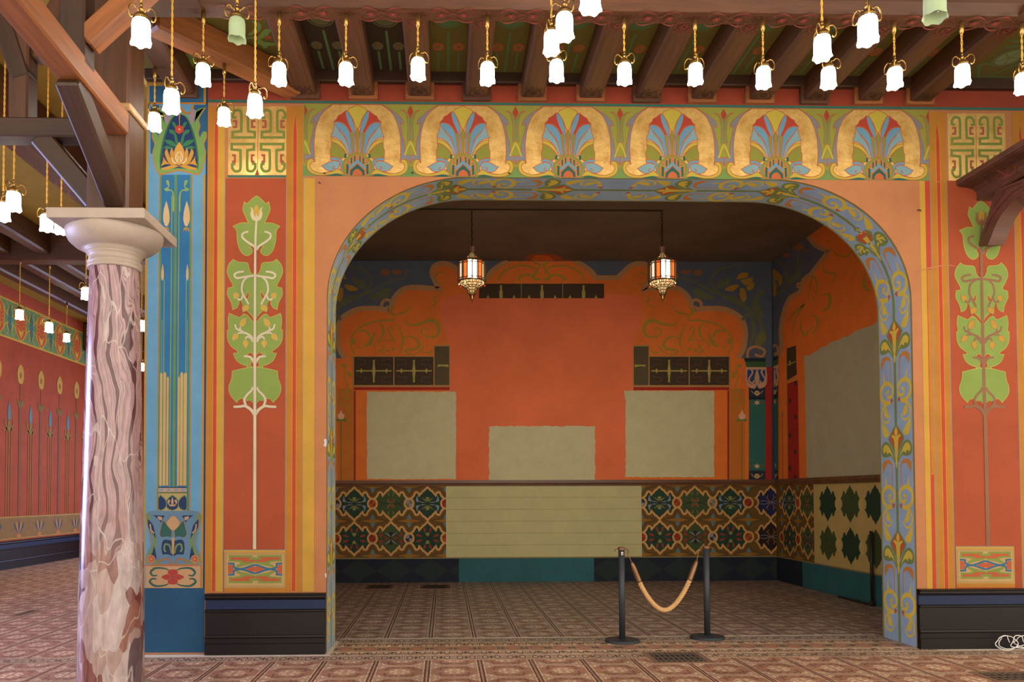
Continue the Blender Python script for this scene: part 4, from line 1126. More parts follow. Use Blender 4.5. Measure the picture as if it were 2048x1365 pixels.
# orange field of the right wall with its scalloped edge (the back wall's design, foreshortened)
e2 = [(1544, 726, 1), (1556, 712), (1563, 690), (1562, 660), (1568, 625), (1580, 597), (1598, 586), (1604, 575), (1608, 560), (1622, 548, ), (1648, 515), (1656, 503, 1), (1630, 490), (1610, 462), (1608, 450), (1615, 443, 1), (1610, 441), (1595, 437), (1600, 425), (1618, 417), (1690, 360)]
e2c = crom(e2, False, 5)
P.poly(e2c + [(1785, 330), (1785, 960), (1556, 967), (1556, 740)], ORG, False)
P.line(e2c, 9, TANB, smooth=False); P.line(G8([(1470, 650), (1440, 640), (1440, 620), (1460, 618)]), 5, TANB)
LF, BU, YF2 = paint('#6d6f4e'), paint('#9c6440'), paint('#b5862f')
P.line(G8([(1240, 760), (1290, 700), (1370, 640), (1430, 560), (1440, 450), (1440, 390)]), 4.5, LF); P.line(G8([(1230, 480), (1300, 470), (1360, 520), (1360, 580), (1320, 640)]), 4, LF)
for c in ([(1405, 370), (1440, 355), (1480, 370), (1470, 395), (1420, 395)], [(1340, 420), (1375, 415), (1385, 440), (1360, 450)], [(1475, 400), (1520, 400), (1500, 412)]): P.poly(G8(c), BU)
for c in ([(1225, 530), (1270, 520), (1310, 545), (1340, 580), (1300, 600), (1250, 580)], [(1260, 590), (1300, 620), (1295, 690), (1275, 700)], [(1310, 590), (1340, 600), (1320, 640)]): P.poly(G8(c), YF2, True, LF, .8)
P.poly(G8([(1370, 580), (1420, 560), (1450, 500, 1), (1450, 580), (1380, 620)]), LF); P.line(G8([(1230, 1000), (1250, 860), (1260, 760), (1240, 660)]), 5, LF)
for pts, w in (([(1510, 740), (1520, 640), (1545, 570), (1570, 640), (1540, 740)], 5), ([(1600, 690), (1650, 700), (1640, 780), (1600, 800)], 8), ([(1380, 880), (1400, 830), (1480, 760), (1430, 840), (1400, 960)], 5), ([(1520, 830), (1560, 840), (1570, 900), (1530, 960)], 6), ([(1650, 380), (1700, 430), (1760, 440), (1800, 410), (1830, 480)], 4), ([(1880, 560), (1880, 640), (1920, 670)], 9), ([(1600, 480), (1620, 540), (1690, 560), (1670, 620)], 5), ([(1450, 860), (1480, 960), (1540, 900)], 5)): P.line(G8(pts), w, TEND, taper=(.3, 1, .3))
# red inner border with dots, dark tile, bare patch
P.poly([RY_(1574, 778), RY_(1596, 778), RY_(1599, 967), RY_(1576, 967)], paint('#a8261c'), False)
for k, y in enumerate((782, 812, 845, 878, 910, 940, 958)): pc = RY_(1580 + (k + 1) % 2 * 11, y); P.disc(pc[0], pc[1], 2.6, 5, paint('#4a2a26'), 10)
P.poly([RY_(1572.5, 710), RY_(1592, 712), RY_(1594, 767), RY_(1574, 772)], BLK, False); P.line([RY_(1574, 742), RY_(1592, 742)], 2, OLX, False); P.line([(1580, 722), (1580, 732)], 3, OLX, False); P.line([RY_(1573, 774), RY_(1594, 772)], 3, paint('#b98a4c'), False)
P.line([RY_(1573, 700), RY_(1576, 967)], 1.6, TEND, False); P.line([(1565, 838), (1566, 960)], 1.4, paint('#80702a'), False)
P.poly([(1565, 818, 1), (1568, 832), (1565, 838, 1), (1562, 832)], paint('#b47a40'))
tear = [(1609, 711)] + [(1609 + k * 8.6, 711 - (k * 8.6) * .455 + random.uniform(-2.5, 2.5) + (5 if k < 3 else 0)) for k in range(1, 20)]
P.poly(tear + [(1785, 628), (1785, 957), (1614, 963)], paint('#b5ae90', var=.07), False)
P.obj('painted_mural', wall_right, 'orange mural with a blue spandrel and a large bare patch')
P = Paint(RD, NR, base=.012)
P.poly([RY_(1543.7, 735), RY_(1546, 735), RY_(1546, 963), RY_(1543.7, 963)], paint('#a8261c'), False)
corner(P, 1545.5, 1557.5, 'r')
P.obj('painted_column', wall_right, 'teal painted column with a scrolled capital')

# ---- dado: gilt strapwork over green cartouches
zr1, zr2 = hy(782, 1008, YB).z, hy(782, 1077.5, YB).z
ztop, zbot = hy(1000, 972, YB).z, hy(1000, 1115, YB).z
DU = hy(781.9, 1000, YB).x - hy(708.6, 1000, YB).x
du = DU / 622.0; dv = (zr1 - zr2) / 588.0
GLT, DBR, OCH, DRP = paint('#d29a50', var=.12, rough=.5), paint('#6f4f1e'), paint('#9c6a1e'), paint('#5d7b80')
CG = [paint('#26402e'), paint('#42502a')]
cart = [(0, -268, 1), (48, -215), (72, -205), (80, -190), (132, -130, 1), (150, -175), (190, -180), (222, -120), (272, -72, 1), (238, -52), (222, 0)]
def cart_full():
    q = cart + [(p[0], -p[1]) + tuple(p[2:]) for p in reversed(cart[:-1])]
    return q + [(-p[0], p[1]) + tuple(p[2:]) for p in reversed(q[1:-1])]
CF = cart_full()
def dado_cell(P, style, plainc=False):
    P.poly(CF, CG[style % 2], True, n=3)
    if plainc: return
    RD3, LAV, OL3, DK = paint('#9a3526'), paint('#8d8ba0'), paint('#8a8a48'), paint('#33281c')
    for s in (1, -1):
        for v in (1, -1):
            g = lambda pts: [(p[0] * s, p[1] * v) + tuple(p[2:]) for p in pts]
            if style in (0, 3):
                P.poly(g([(20, -15, 1), (80, -30), (150, -50), (175, -140, 1), (190, -90), (200, -40, 1), (120, -18)]), LAV if style == 0 else RD3)
                P.poly(g([(10, -20, 1), (60, -60), (110, -110, 1), (80, -90), (30, -60)]), OL3 if style == 0 else LAV)
                P.poly(g([(0, -30, 1), (25, -70), (30, -105), (0, -110, 1)]), OL3 if style == 0 else DK)
                P.line(g([(0, 0), (60, -40), (150, -20)]), 10, DK)
            elif style == 1:
                P.poly(g([(0, -10, 1), (28, -30), (25, -65), (0, -60, 1)]), RD3); P.line(g([(10, -15), (55, -40), (40, -85)]), 8, OL3); P.line(g([(30, -130), (50, -170), (35, -190)]), 10, OL3)
                P.line(g([(60, -10), (130, -4), (190, -40)]), 8, DK)
            else:
                P.poly(g([(90, -20, 1), (130, -60), (190, -70, 1), (185, -40), (140, -25)]), RD3); P.poly(g([(40, -90), (30, -150), (60, -185), (65, -140)]), RD3)
                P.poly(g([(0, -30, 1), (30, -60), (25, -95), (0, -90, 1)]), OL3); P.line(g([(0, -10), (80, -50), (90, -110)]), 9, DK)
    P.line([(p[0] * 1.07, p[1] * 1.05) for p in crom(CF, True, 3)] + [(0, -268 * 1.05)], 34, GLT, smooth=False)
def ring(P, cu, cv, cols):
    P.disc(cu, cv, 96, 100, GLT, 22); P.disc(cu, cv, 66, 70, cols[0], 20)
    for k in (0, 2):
        a0 = k * math.pi / 2
        P.poly([(cu, cv, 1)] + [(cu + 64 * math.cos(a0 + t * math.pi / 12), cv + 68 * math.sin(a0 + t * math.pi / 12), 1) for t in range(7)], cols[1], False)
def dado_ground(P, cu):
    """brown interlace between four cells, around (cu, half way)"""
    for v0 in (-294, 294, 882):
        P.poly([(cu - 250, v0, 1), (cu - 150, v0 - 35), (cu - 70, v0 - 60), (cu, v0 - 170, 1), (cu + 70, v0 - 60), (cu + 150, v0 - 35), (cu + 250, v0, 1), (cu + 150, v0 + 35), (cu + 70, v0 + 60), (cu, v0 + 170, 1), (cu - 70, v0 + 60), (cu - 150, v0 + 35)], DBR, True, paint('#4a3414'), 8)
        P.poly([(cu - 200, v0, 1), (cu - 60, v0 - 22), (cu, v0 - 60), (cu + 60, v0 - 22), (cu + 200, v0, 1), (cu + 60, v0 + 22), (cu, v0 + 60), (cu - 60, v0 + 22)], OCH)
        for v in (-1, 1): P.poly([(cu, v0 + v * 12, 1), (cu + 36, v0 + v * 50), (cu, v0 + v * 115, 1), (cu - 36, v0 + v * 50)], DRP)
RC = [(paint('#35343f'), paint('#8f8794')), (paint('#a8501e'), paint('#8a3a1c')), (paint('#7a7040'), paint('#8f8794')), (paint('#9a3a22'), paint('#8a2a1a'))]
def dado(P, centres, tr_of, lo, hi, plain_from=99, ring_n=0):
    for i, c in enumerate(centres):
        P.tr = tr_of(c)
        if i >= plain_from:
            for r in (0, 1): 
                P.tr = (lambda f, r: (lambda x, y: f(x, y + 588 * r)))(tr_of(c), r); dado_cell(P, i + r, True)
            continue
        if i == 0: dado_ground(P, -311)
        dado_ground(P, 311)
    for i, c in enumerate(centres):
        if i >= plain_from: continue
        for r in (0, 1):
            P.tr = (lambda f, r: (lambda x, y: f(x, y + 588 * r)))(tr_of(c), r)
            dado_cell(P, (0 if i % 2 == 0 else 1) if r == 0 else (2 if i % 2 == 0 else 3))
        for r in (0, 1):
            P.tr = (lambda f, r: (lambda x, y: f(x, y + 588 * r)))(tr_of(c), r)
            if i == 0: ring(P, -311, 0, RC[(r * 3 + ring_n) % 4])
            ring(P, 311, 0, RC[(i + r * 2 + 1) % 4])
def clip_u(a, b, fn):
    return lambda x, y: (min(b, max(a, fn(x, y)[0])), min(ztop, max(zbot, fn(x, y)[1])))
def flat_back(x, z): return Vector((x, YB, z))
def flat_right(y, z): return Vector((AXR, y, z))
xa, xb, xc_, xd = hy(640, 1000, YB).x, hy(892, 1000, YB).x, hy(1283, 1000, YB).x, AXR
P = Paint(flat_back, NB); P.rect(AXL, zbot, AXR, ztop, DBR)
P.rect(xb, zbot, xc_, ztop, paint('#c6bb84', var=.08))
for k in range(1, 6): P.line([(xb, zbot + (ztop - zbot) * k / 6), (xc_, zbot + (ztop - zbot) * k / 6)], .006, paint('#8f854f'), False)
mk = lambda c: clip_u(xa, xb, lambda x, y: (c + x * du, zr1 - y * dv))
dado(P, [hy(708.6, 1000, YB).x + DU * k for k in (0, 1, 2)], mk, xa, xb)
mk = lambda c: clip_u(xc_, xd, lambda x, y: (c + x * du, zr1 - y * dv))
dado(P, [hy(1318.7, 1000, YB).x + DU * k * .985 for k in (0, 1, 2)], mk, xc_, xd)
# dark blue corner boss
NV4 = paint('#24264e')
for zc, m_ in ((zr1, NV4), (zr2, paint('#2a1c1c'))):
    P.tr = (lambda zc: clip_u(xc_, xd, lambda x, y: (AXR - .10 + x * du * .9, zc - y * dv)))(zc)
    P.poly(CF, m_, True, n=3); 
    for s in (1, -1):
        for v in (1, -1):
            P.line([(0, 0), (60 * s, 70 * v), (50 * s, 130 * v)], 12, OCH); P.line([(20 * s, 0), (120 * s, 30 * v), (200 * s, 20 * v)], 9, paint('#8d8ba0'))
            P.line([(10 * s, 10 * v), (100 * s, 100 * v)], 8, OCH)
    P.line([(p[0] * 1.07, p[1] * 1.05) for p in crom(CF, True, 3)] + [(0, -268 * 1.05)], 34, GLT, smooth=False)
P.tr = lambda x, y: (x, y)
P.rect(AXL, zbot, AXR, zbot - .02, paint('#8d7a4a'))
P.obj('painted_dado', wall_back, 'dado of gilt strapwork over dark green cartouches, bare in the middle')
P = Paint(flat_right, NR)
yA = YB; yJ = hx(1628, 1040, AXR).y
P.rect(T, zbot, YB, ztop, paint('#c2a866', var=.08)); P.rect(yJ, zbot, YB, ztop, DBR)
cy = [hx(x, 1010, AXR).y for x in (1579, 1616.8, 1656, 1700, 1751)]
stp = (cy[0] - cy[4]) / 4
cy = [cy[0] - stp * k for k in range(8)]
P2 = P
mk = lambda c: (lambda x, y: (min(yA, max(yJ if c > yJ else T, c - x * du)), min(ztop, max(zbot, zr1 - y * dv))))
dado(P, cy, mk, T, YB, plain_from=2)
for c in cy[2:]:
    for r in (0, 1):
        P.tr = (lambda c, r: (lambda x, y: (c - x * du, zr1 - (y + 588 * r) * dv)))(c, r)
        P.disc(311, 0, 62, 100, paint('#cbb06c'), 18)
P.tr = lambda x, y: (x, y)
P.rect(T, zbot, YB, zbot - .02, paint('#8d7a4a'))
P.obj('painted_dado', wall_right, 'dado with green cartouches on bare cream ground')

# ---- plinth under the dado
P = Paint(flat_back, NB)
PLN, PLD, TEL = paint('#1c2230'), paint('#26302c'), paint('#2c6268', var=.14)
P.rect(AXL, 0, AXR, zbot - .02, PLN)
per = .62; zc = (zbot - .02) / 2; x = AXL - .1
while x < AXR:
    P.poly([(max(AXL, x), zc, 1), (min(AXR, max(AXL, x + per / 2)), zbot - .02, 1), (min(AXR, x + per), zc, 1), (min(AXR, max(AXL, x + per / 2)), 0, 1)], PLD, False); x += per
P.rect(hy(918, 1140, YB).x, 0, hy(1188, 1140, YB).x, zbot - .02, TEL)
P.obj('painted_plinth', wall_back, 'dark plinth with lozenges and a teal middle')
P = Paint(flat_right, NR); yq = hx(1605, 1140, AXR).y
P.rect(T, 0, YB, zbot - .02, PLN); P.rect(T, 0, yq, zbot - .02, TEL)
P.obj('painted_plinth', wall_right, 'teal plinth')
# ---- wooden chair rail
RAILW = wood('#6a4326')
zt = hy(1000, 961, YB).z
trim_1 = struct(extrude('trim_1', [(0, ztop - .005), (.03, ztop - .005), (.035, ztop + .02), (.028, ztop + .03), (.036, ztop + .045), (.036, zt), (0, zt)], lambda o_, z, s: (s, YB - o_, z), AXL, AXR, RAILW))
trim_2 = struct(extrude('trim_2', [(0, ztop - .005), (.03, ztop - .005), (.035, ztop + .02), (.028, ztop + .03), (.036, ztop + .045), (.036, zt), (0, zt)], lambda o_, z, s: (AXR - o_, s, z), T, YB, RAILW))

# ================================================================== SIDE HALL DECORATION
KDEF[0] = 0.74
P = Paint(lambda y, z: Vector((LWX, y, z)), Vector((1, 0, 0)))
FG, FY = paint('#6f9a6a'), paint('#d8b03c'); FOR = paint('#d0602e')
ymin, ymax = 4.0, LYB
P.rect(ymin, 5.60, ymax, 4.78, FG); P.rect(ymin, 5.60, ymax, 5.56, FY); P.rect(ymin, 4.78, ymax, 4.82, FY)
P.rect(ymin, 5.60, ymax, 6.0, paint('#bd5336'))
ym = hx(42, 620, LWX).y; stp = .865; k = -6
while ym + k * stp < LYB:
    y = ym + k * stp; k += 1
    if y < ymin + .3: continue
    P.poly([(y, 5.55), (y + .19, 5.40), (y + .21, 5.19), (y + .19, 4.98), (y, 4.82), (y - .19, 4.98), (y - .21, 5.19), (y - .19, 5.40)], FOR, True, FY, .025)
    for v in (1, -1):
        zc = 5.19 + v * .19
        P.poly([(y, zc + v * .13, 1), (y + .07, zc + v * .04), (y + .10, zc - v * .06, 1), (y, zc - v * .02), (y - .10, zc - v * .06, 1), (y - .07, zc + v * .04)], FY)
        for s in (1, -1): P.disc(y + s * .12, 5.19 + v * .08, .045, .05, paint('#c8452c'), 12, FY, .012)
    h = y + stp / 2
    for s in (1, -1):
        for v in (1, -1):
            P.line([(h, 5.19), (h + s * .10, 5.19 + v * .12), (h + s * .06, 5.19 + v * .26), (h + s * .16, 5.19 + v * .36)], .035, FY, taper=(.5, 1, .3))
            P.line([(h + s * .03, 5.19 + v * .05), (h + s * .20, 5.19 + v * .15), (h + s * .22, 5.19 + v * .30)], .03, FY, taper=(.5, 1, .3))
    P.poly([(h, 5.5, 1), (h + .05, 5.35), (h + .06, 5.19), (h + .05, 5.03), (h, 4.88, 1), (h - .05, 5.03), (h - .06, 5.19), (h - .05, 5.35)], paint('#467f86'))
P.obj('painted_frieze', wall_side_hall, 'green frieze with orange medallions')
P = Paint(lambda y, z: Vector((LWX, y, z)), Vector((1, 0, 0)), base=.004)
ST, FLW, BUD = paint('#8a5a2a'), paint('#c79a3e'), paint('#4c8a9a')
ya = hx(41, 750, LWX).y; k = -6
while ya + k * stp < LYB - .2:
    y = ya + k * stp; k += 1
    if y < ymin: continue
    P.rect(y - .05, 1.08, y + .05, 3.55, paint('#86502a')); P.line([(y, 3.5), (y, 3.95)], .03, ST)
    P.poly([(y, 4.32), (y + .11, 4.22), (y + .13, 4.08), (y + .08, 3.92), (y - .08, 3.92), (y - .13, 4.08), (y - .11, 4.22)], FLW); P.disc(y, 4.08, .05, .07, paint('#9a6a2c'), 10)
    for s in (1, -1): P.poly([(y, 3.40, 1), (y + s * .08, 3.42), (y + s * .14, 3.58, 1), (y + s * .04, 3.50)], paint('#75702f'))
    h = y + stp / 2
    for s in (0, 1, -1): P.line([(h + s * .09, 1.08), (h + s * .09, 2.80 if s else 2.9)] + ([(h + s * .10, 2.88), (h + s * .22, 2.86)] if s else []), .028, paint('#9a6a2a'))
    P.poly([(h, 3.5, 1), (h + .055, 3.28), (h + .04, 3.1), (h - .04, 3.1), (h - .055, 3.28)], BUD)
    for s in (1, -1): P.line([(h, 2.85), (h + s * .08, 2.95), (h + s * .16, 3.0), (h + s * .15, 3.1)], .035, paint('#8a7a34'), taper=(1.2, .6))
    P.poly([(h, 3.1), (h + .05, 3.0), (h, 2.85, 1), (h - .05, 3.0)], paint('#8a7a34'))
    # lotus border
P.rect(ymin, .60, ymax, 1.08, paint('#8d6a3c')); P.rect(ymin, 1.05, ymax, 1.08, paint('#b08a4a')); P.rect(ymin, .60, ymax, .63, paint('#b08a4a'))
k = -6
while ya + k * stp < LYB - .2:
    y = ya + k * stp; k += 1
    if y < ymin: continue
    for s in (0, 1, -1, 2, -2):
        P.poly([(y, .68, 1), (y + s * .07 + .03, .85), (y + s * .10, 1.02 - abs(s) * .03, 1), (y + s * .07 - .03, .85)], paint('#2f4a72') if abs(s) != 1 else paint('#c08a3c'))
    P.disc(y, .66, .09, .05, paint('#c0763c'), 12)
P.obj('painted_flowers', wall_side_hall, 'tall painted lilies and a lotus border on red')

# ================================================================== CEILING DETAIL
CARV = plain('carving_red', '#6c2a22', .45); CARP = plain('carving_pink', '#944a3e', .45); CARD = plain('carving_dark', '#34150f', .5)
YM = (YBK + YFR) / 2
lamp_px = [406, 558, 692, 836, 975, 1113, 1249, 1391, 1527, 1657, 1790, 1925, 2046]
LX = [hz(x, 30, BZ).x for x in lamp_px]
P = Paint(lambda x, y: Vector((x, y, BZ)), Vector((0, 0, -1)), base=.002)
wB = (YBK - YFR)
for i, x in enumerate(LX):
    for k in range(14):
        a = 2 * math.pi * k / 14
        P.line([(x + .03 * math.cos(a), YM + .02 * math.sin(a)), (x + .075 * math.cos(a), YM + wB * .38 * math.sin(a))], .005, CARV if k % 2 else CARD, False)
    if i == len(LX) - 1: break
    xm = (x + LX[i + 1]) / 2
    for s in (1, -1):
        fx = xm + s * .085
        for k in range(6):
            a = k * math.pi / 3; P.disc(fx + .022 * math.cos(a), YM + .022 * math.sin(a), .012, .012, CARV, 8)
        P.disc(fx, YM, .010, .010, CARP, 8)
        for v in (1, -1):
            P.line([(xm, YM + v * .01), (xm + s * .03, YM + v * .045), (xm + s * .07, YM + v * .075), (xm + s * .13, YM + v * .078), (xm + s * .165, YM + v * .055), (xm + s * .15, YM + v * .035)], .011, CARV, taper=(.5, 1.2, .5))
            P.line([(xm + s * .05, YM + v * .06), (xm + s * .10, YM + v * .09), (xm + s * .15, YM + v * .085)], .006, CARP, taper=(.4, 1, .3))
            P.line([(xm + s * .01, YM + v * .05), (xm + s * .045, YM + v * .02)], .006, CARD)
P.obj('carving', main_beam, 'red and pink carved scrolls and flowers')
# joist carvings
P = Paint(lambda x, y: Vector((x, y, JZ - .005)), Vector((0, 0, -1)), base=.001)
for x in JX:
    for yc, sg in ((YBK + .33, 1), (-.15, -1)):
        for k in range(6):
            a = k * math.pi / 3; P.disc(x + .024 * math.cos(a), yc - sg * .02 + .026 * math.sin(a), .013, .014, CARV if sg > 0 else CARD, 8)
        for s in (1, -1):
            P.line([(x + s * .03, yc - sg * .085), (x + s * .075, yc - sg * .06), (x + s * .065, yc), (x + s * .04, yc + sg * .03), (x + s * .075, yc + sg * .05), (x + s * .07, yc + sg * .08)], .010, CARV if sg > 0 else CARD, taper=(.8, 1.2, .6))
            P.line([(x + s * .015, yc + sg * .03), (x + s * .03, yc + sg * .06), (x + s * .015, yc + sg * .085)], .008, CARV if sg > 0 else CARD)
    for s in (1, -1): P.line([(x + s * .07, YBK + .45), (x + s * .07, -.28)], .003, CARD, False)
P.obj('carving', ceiling, 'carved scroll and flower at each joist end')
# painted flowers on the boards
GST, OFL, DFL = paint('#5f7f4e'), paint('#b5602c'), paint('#6d6c46')
for a, b, pnl, i in bays:
    P = Paint(lambda x, y: Vector((x, y, TOPZ - .02)), Vector((0, 0, -1)))
    dark = i in (1, 2)
    if 0 < i < 12:
        xm = (a + b) / 2
        P.line([(xm, -.08), (xm, -.74)], .024, GST, False)
        P.disc(xm, -.92, .12, .13, GST if not dark else DFL, 20); P.disc(xm, -.92, .105, .115, OLIVE if not dark else BROWNP, 20); P.disc(xm, -.92, .095, .105, GST if not dark else DFL, 20)
        for s in (1, -1):
            P.line([(xm + s * .095, -.10), (xm + s * .095, -.41)], .022, GST, False)
            P.disc(xm + s * .095, -.50, .052, .066, OFL if not dark else DFL, 18); P.disc(xm + s * .095, -.50, .016, .02, GST if not dark else OFL, 10)
            for k in range(5):
                an = 2 * math.pi * k / 5 + .3; P.line([(xm + s * .095, -.50), (xm + s * .095 + .05 * math.cos(an), -.50 + .064 * math.sin(an))], .004, OLIVE if not dark else BROWNP, False)
    elif i == 0:
        G = lambda pts: [tuple(hz(280 + p[0] * 420 / 2048, p[1] * 420 / 2048, TOPZ - .02)[:2]) for p in pts]
        for pts in ([(1060, 340), (1130, 300), (1150, 240), (1100, 205)], [(1040, 370), (1180, 360), (1240, 300), (1300, 300)], [(1150, 380), (1210, 420), (1270, 430), (1340, 430)], [(380, 560), (480, 540), (520, 580), (480, 650), (480, 710)], [(640, 700), (740, 690), (860, 720)], [(330, 470), (345, 520), (370, 540)], [(1100, 400), (1200, 430), (1220, 470)]):
            P.line(G(pts), .05, paint('#7a9a52'), taper=(.5, 1.3, .6))
        P.line(G([(1220, 365), (1280, 365)]), .05, OFL)
    else:
        G = lambda pts: [tuple(hz(1640 + p[0] * 408 / 2048, p[1] * 408 / 2048, TOPZ - .02)[:2]) for p in pts]
        for pts in ([(1590, 800), (1610, 650), (1760, 650), (1950, 640)], [(1600, 790), (1800, 720), (2040, 620)], [(1600, 800), (1780, 770), (2040, 800)], [(1860, 470), (2040, 460)], [(1930, 410), (2040, 420)], [(1560, 805), (2040, 815)]): P.line(G(pts), .022, GST)
        c0 = hz(1640 + 1900 * 408 / 2048, 580 * 408 / 2048, TOPZ - .02)
        P.disc(c0.x, c0.y, .14, .16, GST, 22); P.disc(c0.x, c0.y, .125, .145, OLIVE, 22); P.disc(c0.x, c0.y, .11, .13, paint('#7f8f5e'), 22)
        for k in range(5): an = 2 * math.pi * k / 5; P.line([(c0.x, c0.y), (c0.x + .11 * math.cos(an), c0.y + .13 * math.sin(an))], .008, OLIVE, False)
    if P.f: P.obj('painted_flowers', pnl)

# ================================================================== SIDE HALL TIMBERS (parts of that ceiling)
for x, z, w in ((-4.60, 5.28, .30), (-6.62, 5.50, .22), (-7.27, 5.50, .22), (-7.92, 5.50, .22)):
    o = beam('ceiling_beam', (x, -3.6, (z + 5.86) / 2), (x, LYB, (z + 5.86) / 2), w, 5.87 - z, WOOD, ceiling_side_hall, .03)
beam('cross_beam', (LWX, 5.75, 5.64), (XL - .1, 5.75, 5.64), .3, .46, WOOD, ceiling_side_hall, .02)
beam('cross_beam', (LWX, 12.6, 5.5), (XL - .1, 12.6, 5.5), .3, .7, WOOD, ceiling_side_hall, .02)
P = Paint(lambda x, y: Vector((x, y, 5.28)), Vector((0, 0, -1)), base=.002)
for k in range(14):
    yc = -3.2 + k * .9
    for s in (1, -1):
        for j in range(6): a = j * math.pi / 3; P.disc(-4.60 + .028 * math.cos(a), yc + s * .12 + .03 * math.sin(a), .015, .016, CARV, 8)
        for v in (1, -1): P.line([(-4.60 + v * .02, yc), (-4.60 + v * .09, yc + s * .10), (-4.60 + v * .10, yc + s * .2), (-4.60 + v * .06, yc + s * .25)], .014, CARP, taper=(.5, 1.2, .5))
P.obj('carving', ceiling_side_hall)
P = Paint(lambda x, y: Vector((x, y, 5.50)), Vector((0, 0, -1)), base=.002)
for bx in (-6.62, -7.27):
    for k in range(8):
        yc = 3.0 + k * 1.5
        for j in range(6): a = j * math.pi / 3; P.disc(bx + .03 * math.cos(a), yc + .05 * math.sin(a), .016, .024, CARV, 8)
        for v in (1, -1): P.line([(bx + v * .02, yc - .2), (bx + v * .08, yc - .1), (bx + v * .08, yc + .1), (bx + v * .02, yc + .2)], .014, CARP)
P.obj('carving', ceiling_side_hall)

# ================================================================== MARBLE COLUMN
def marble():
    m, nt, b = nodes_of('veined_marble'); lk = nt.links.new
    tc = N(nt, 'ShaderNodeTexCoord')
    mp = N(nt, 'ShaderNodeMapping'); mp.inputs['Scale'].default_value = (1, 1, .30); mp.inputs['Rotation'].default_value = (.10, .14, 0); lk(tc.outputs['Object'], mp.inputs[0])
    n0 = N(nt, 'ShaderNodeTexNoise', i_Scale=2.2, i_Detail=3.5, i_Roughness=.5); lk(mp.outputs[0], n0.inputs['Vector'])
    ad = N(nt, 'ShaderNodeVectorMath', operation='MULTIPLY_ADD'); lk(n0.outputs['Color'], ad.inputs[0]); ad.inputs[1].default_value = (.55, .55, .55); lk(mp.outputs[0], ad.inputs[2])
    wv = N(nt, 'ShaderNodeTexWave', wave_type='BANDS', bands_direction='X', i_Scale=3.0, i_Distortion=3.2, i_Detail=2.5); wv.inputs['Detail Scale'].default_value = 1.8; lk(ad.outputs[0], wv.inputs['Vector'])
    cr = N(nt, 'ShaderNodeValToRGB'); r = cr.color_ramp
    r.elements[0].position = 0.0; r.elements[0].color = hexl('#704246')
    r.elements[1].position = 1.0; r.elements[1].color = hexl('#c29c9e')
    for p, c in ((.10, '#5e3a40'), (.14, '#be9698'), (.30, '#c8a4a6'), (.36, '#96605a'), (.42, '#b6867f'), (.58, '#ccb0b4'), (.63, '#7c5054'), (.67, '#c8a6a8'), (.85, '#a67a7c')):
        e = r.elements.new(p); e.color = hexl(c)
    lk(wv.outputs['Fac'], cr.inputs[0])
    # broken pieces low down
    vo = N(nt, 'ShaderNodeTexVoronoi', i_Scale=11.0); lk(ad.outputs[0], vo.inputs['Vector'])
    cr2 = N(nt, 'ShaderNodeValToRGB'); cr2.color_ramp.interpolation = 'CONSTANT'
    q = cr2.color_ramp; q.elements[0].color = hexl('#c0a09a'); q.elements[1].position = .3; q.elements[1].color = hexl('#8a4c40')
    for p, c in ((.5, '#d6c2c0'), (.7, '#a56a58'), (.85, '#6e5a60')): e = q.elements.new(p); e.color = hexl(c)
    sp = N(nt, 'ShaderNodeSeparateColor'); lk(vo.outputs['Color'], sp.inputs[0]); lk(sp.outputs[0], cr2.inputs[0])
    sz = N(nt, 'ShaderNodeSeparateXYZ'); lk(tc.outputs['Object'], sz.inputs[0])
    n5 = N(nt, 'ShaderNodeTexNoise', i_Scale=3.0, i_Detail=4.0); lk(tc.outputs['Object'], n5.inputs['Vector'])
    mz = N(nt, 'ShaderNodeMath', operation='MULTIPLY_ADD'); lk(n5.outputs[0], mz.inputs[0]); mz.inputs[1].default_value = 1.2; lk(sz.outputs[2], mz.inputs[2])
    mr = N(nt, 'ShaderNodeMapRange'); mr.inputs[1].default_value = 1.5; mr.inputs[2].default_value = 2.1; mr.inputs[3].default_value = .85; mr.inputs[4].default_value = 0; lk(mz.outputs[0], mr.inputs[0])
    mx = N(nt, 'ShaderNodeMix', data_type='RGBA'); lk(mr.outputs[0], mx.inputs['Factor']); lk(cr.outputs[0], mx.inputs['A']); lk(cr2.outputs[0], mx.inputs['B'])
    # white veins and fine lines
    v2 = N(nt, 'ShaderNodeTexVoronoi', feature='DISTANCE_TO_EDGE', i_Scale=6.0); lk(ad.outputs[0], v2.inputs['Vector'])
    lt = N(nt, 'ShaderNodeMath', operation='LESS_THAN'); lk(v2.outputs['Distance'], lt.inputs[0]); lt.inputs[1].default_value = .014
    m2 = N(nt, 'ShaderNodeMix', data_type='RGBA'); f2_ = N(nt, 'ShaderNodeMath', operation='MULTIPLY'); lk(lt.outputs[0], f2_.inputs[0]); f2_.inputs[1].default_value = .6; lk(f2_.outputs[0], m2.inputs['Factor']); lk(mx.outputs['Result'], m2.inputs['A']); m2.inputs['B'].default_value = hexl('#d9ccc4')
    n6 = N(nt, 'ShaderNodeTexNoise', i_Scale=1.9, i_Detail=3.0); lk(ad.outputs[0], n6.inputs['Vector'])
    gt = N(nt, 'ShaderNodeMapRange'); gt.inputs[1].default_value = .66; gt.inputs[2].default_value = .69; lk(n6.outputs[0], gt.inputs[0])
    m3 = N(nt, 'ShaderNodeMix', data_type='RGBA'); lk(gt.outputs[0], m3.inputs['Factor']); lk(m2.outputs['Result'], m3.inputs['A']); m3.inputs['B'].default_value = hexl('#4c4346')
    n7 = N(nt, 'ShaderNodeTexNoise', i_Scale=30.0, i_Detail=4.0); lk(mp.outputs[0], n7.inputs['Vector'])
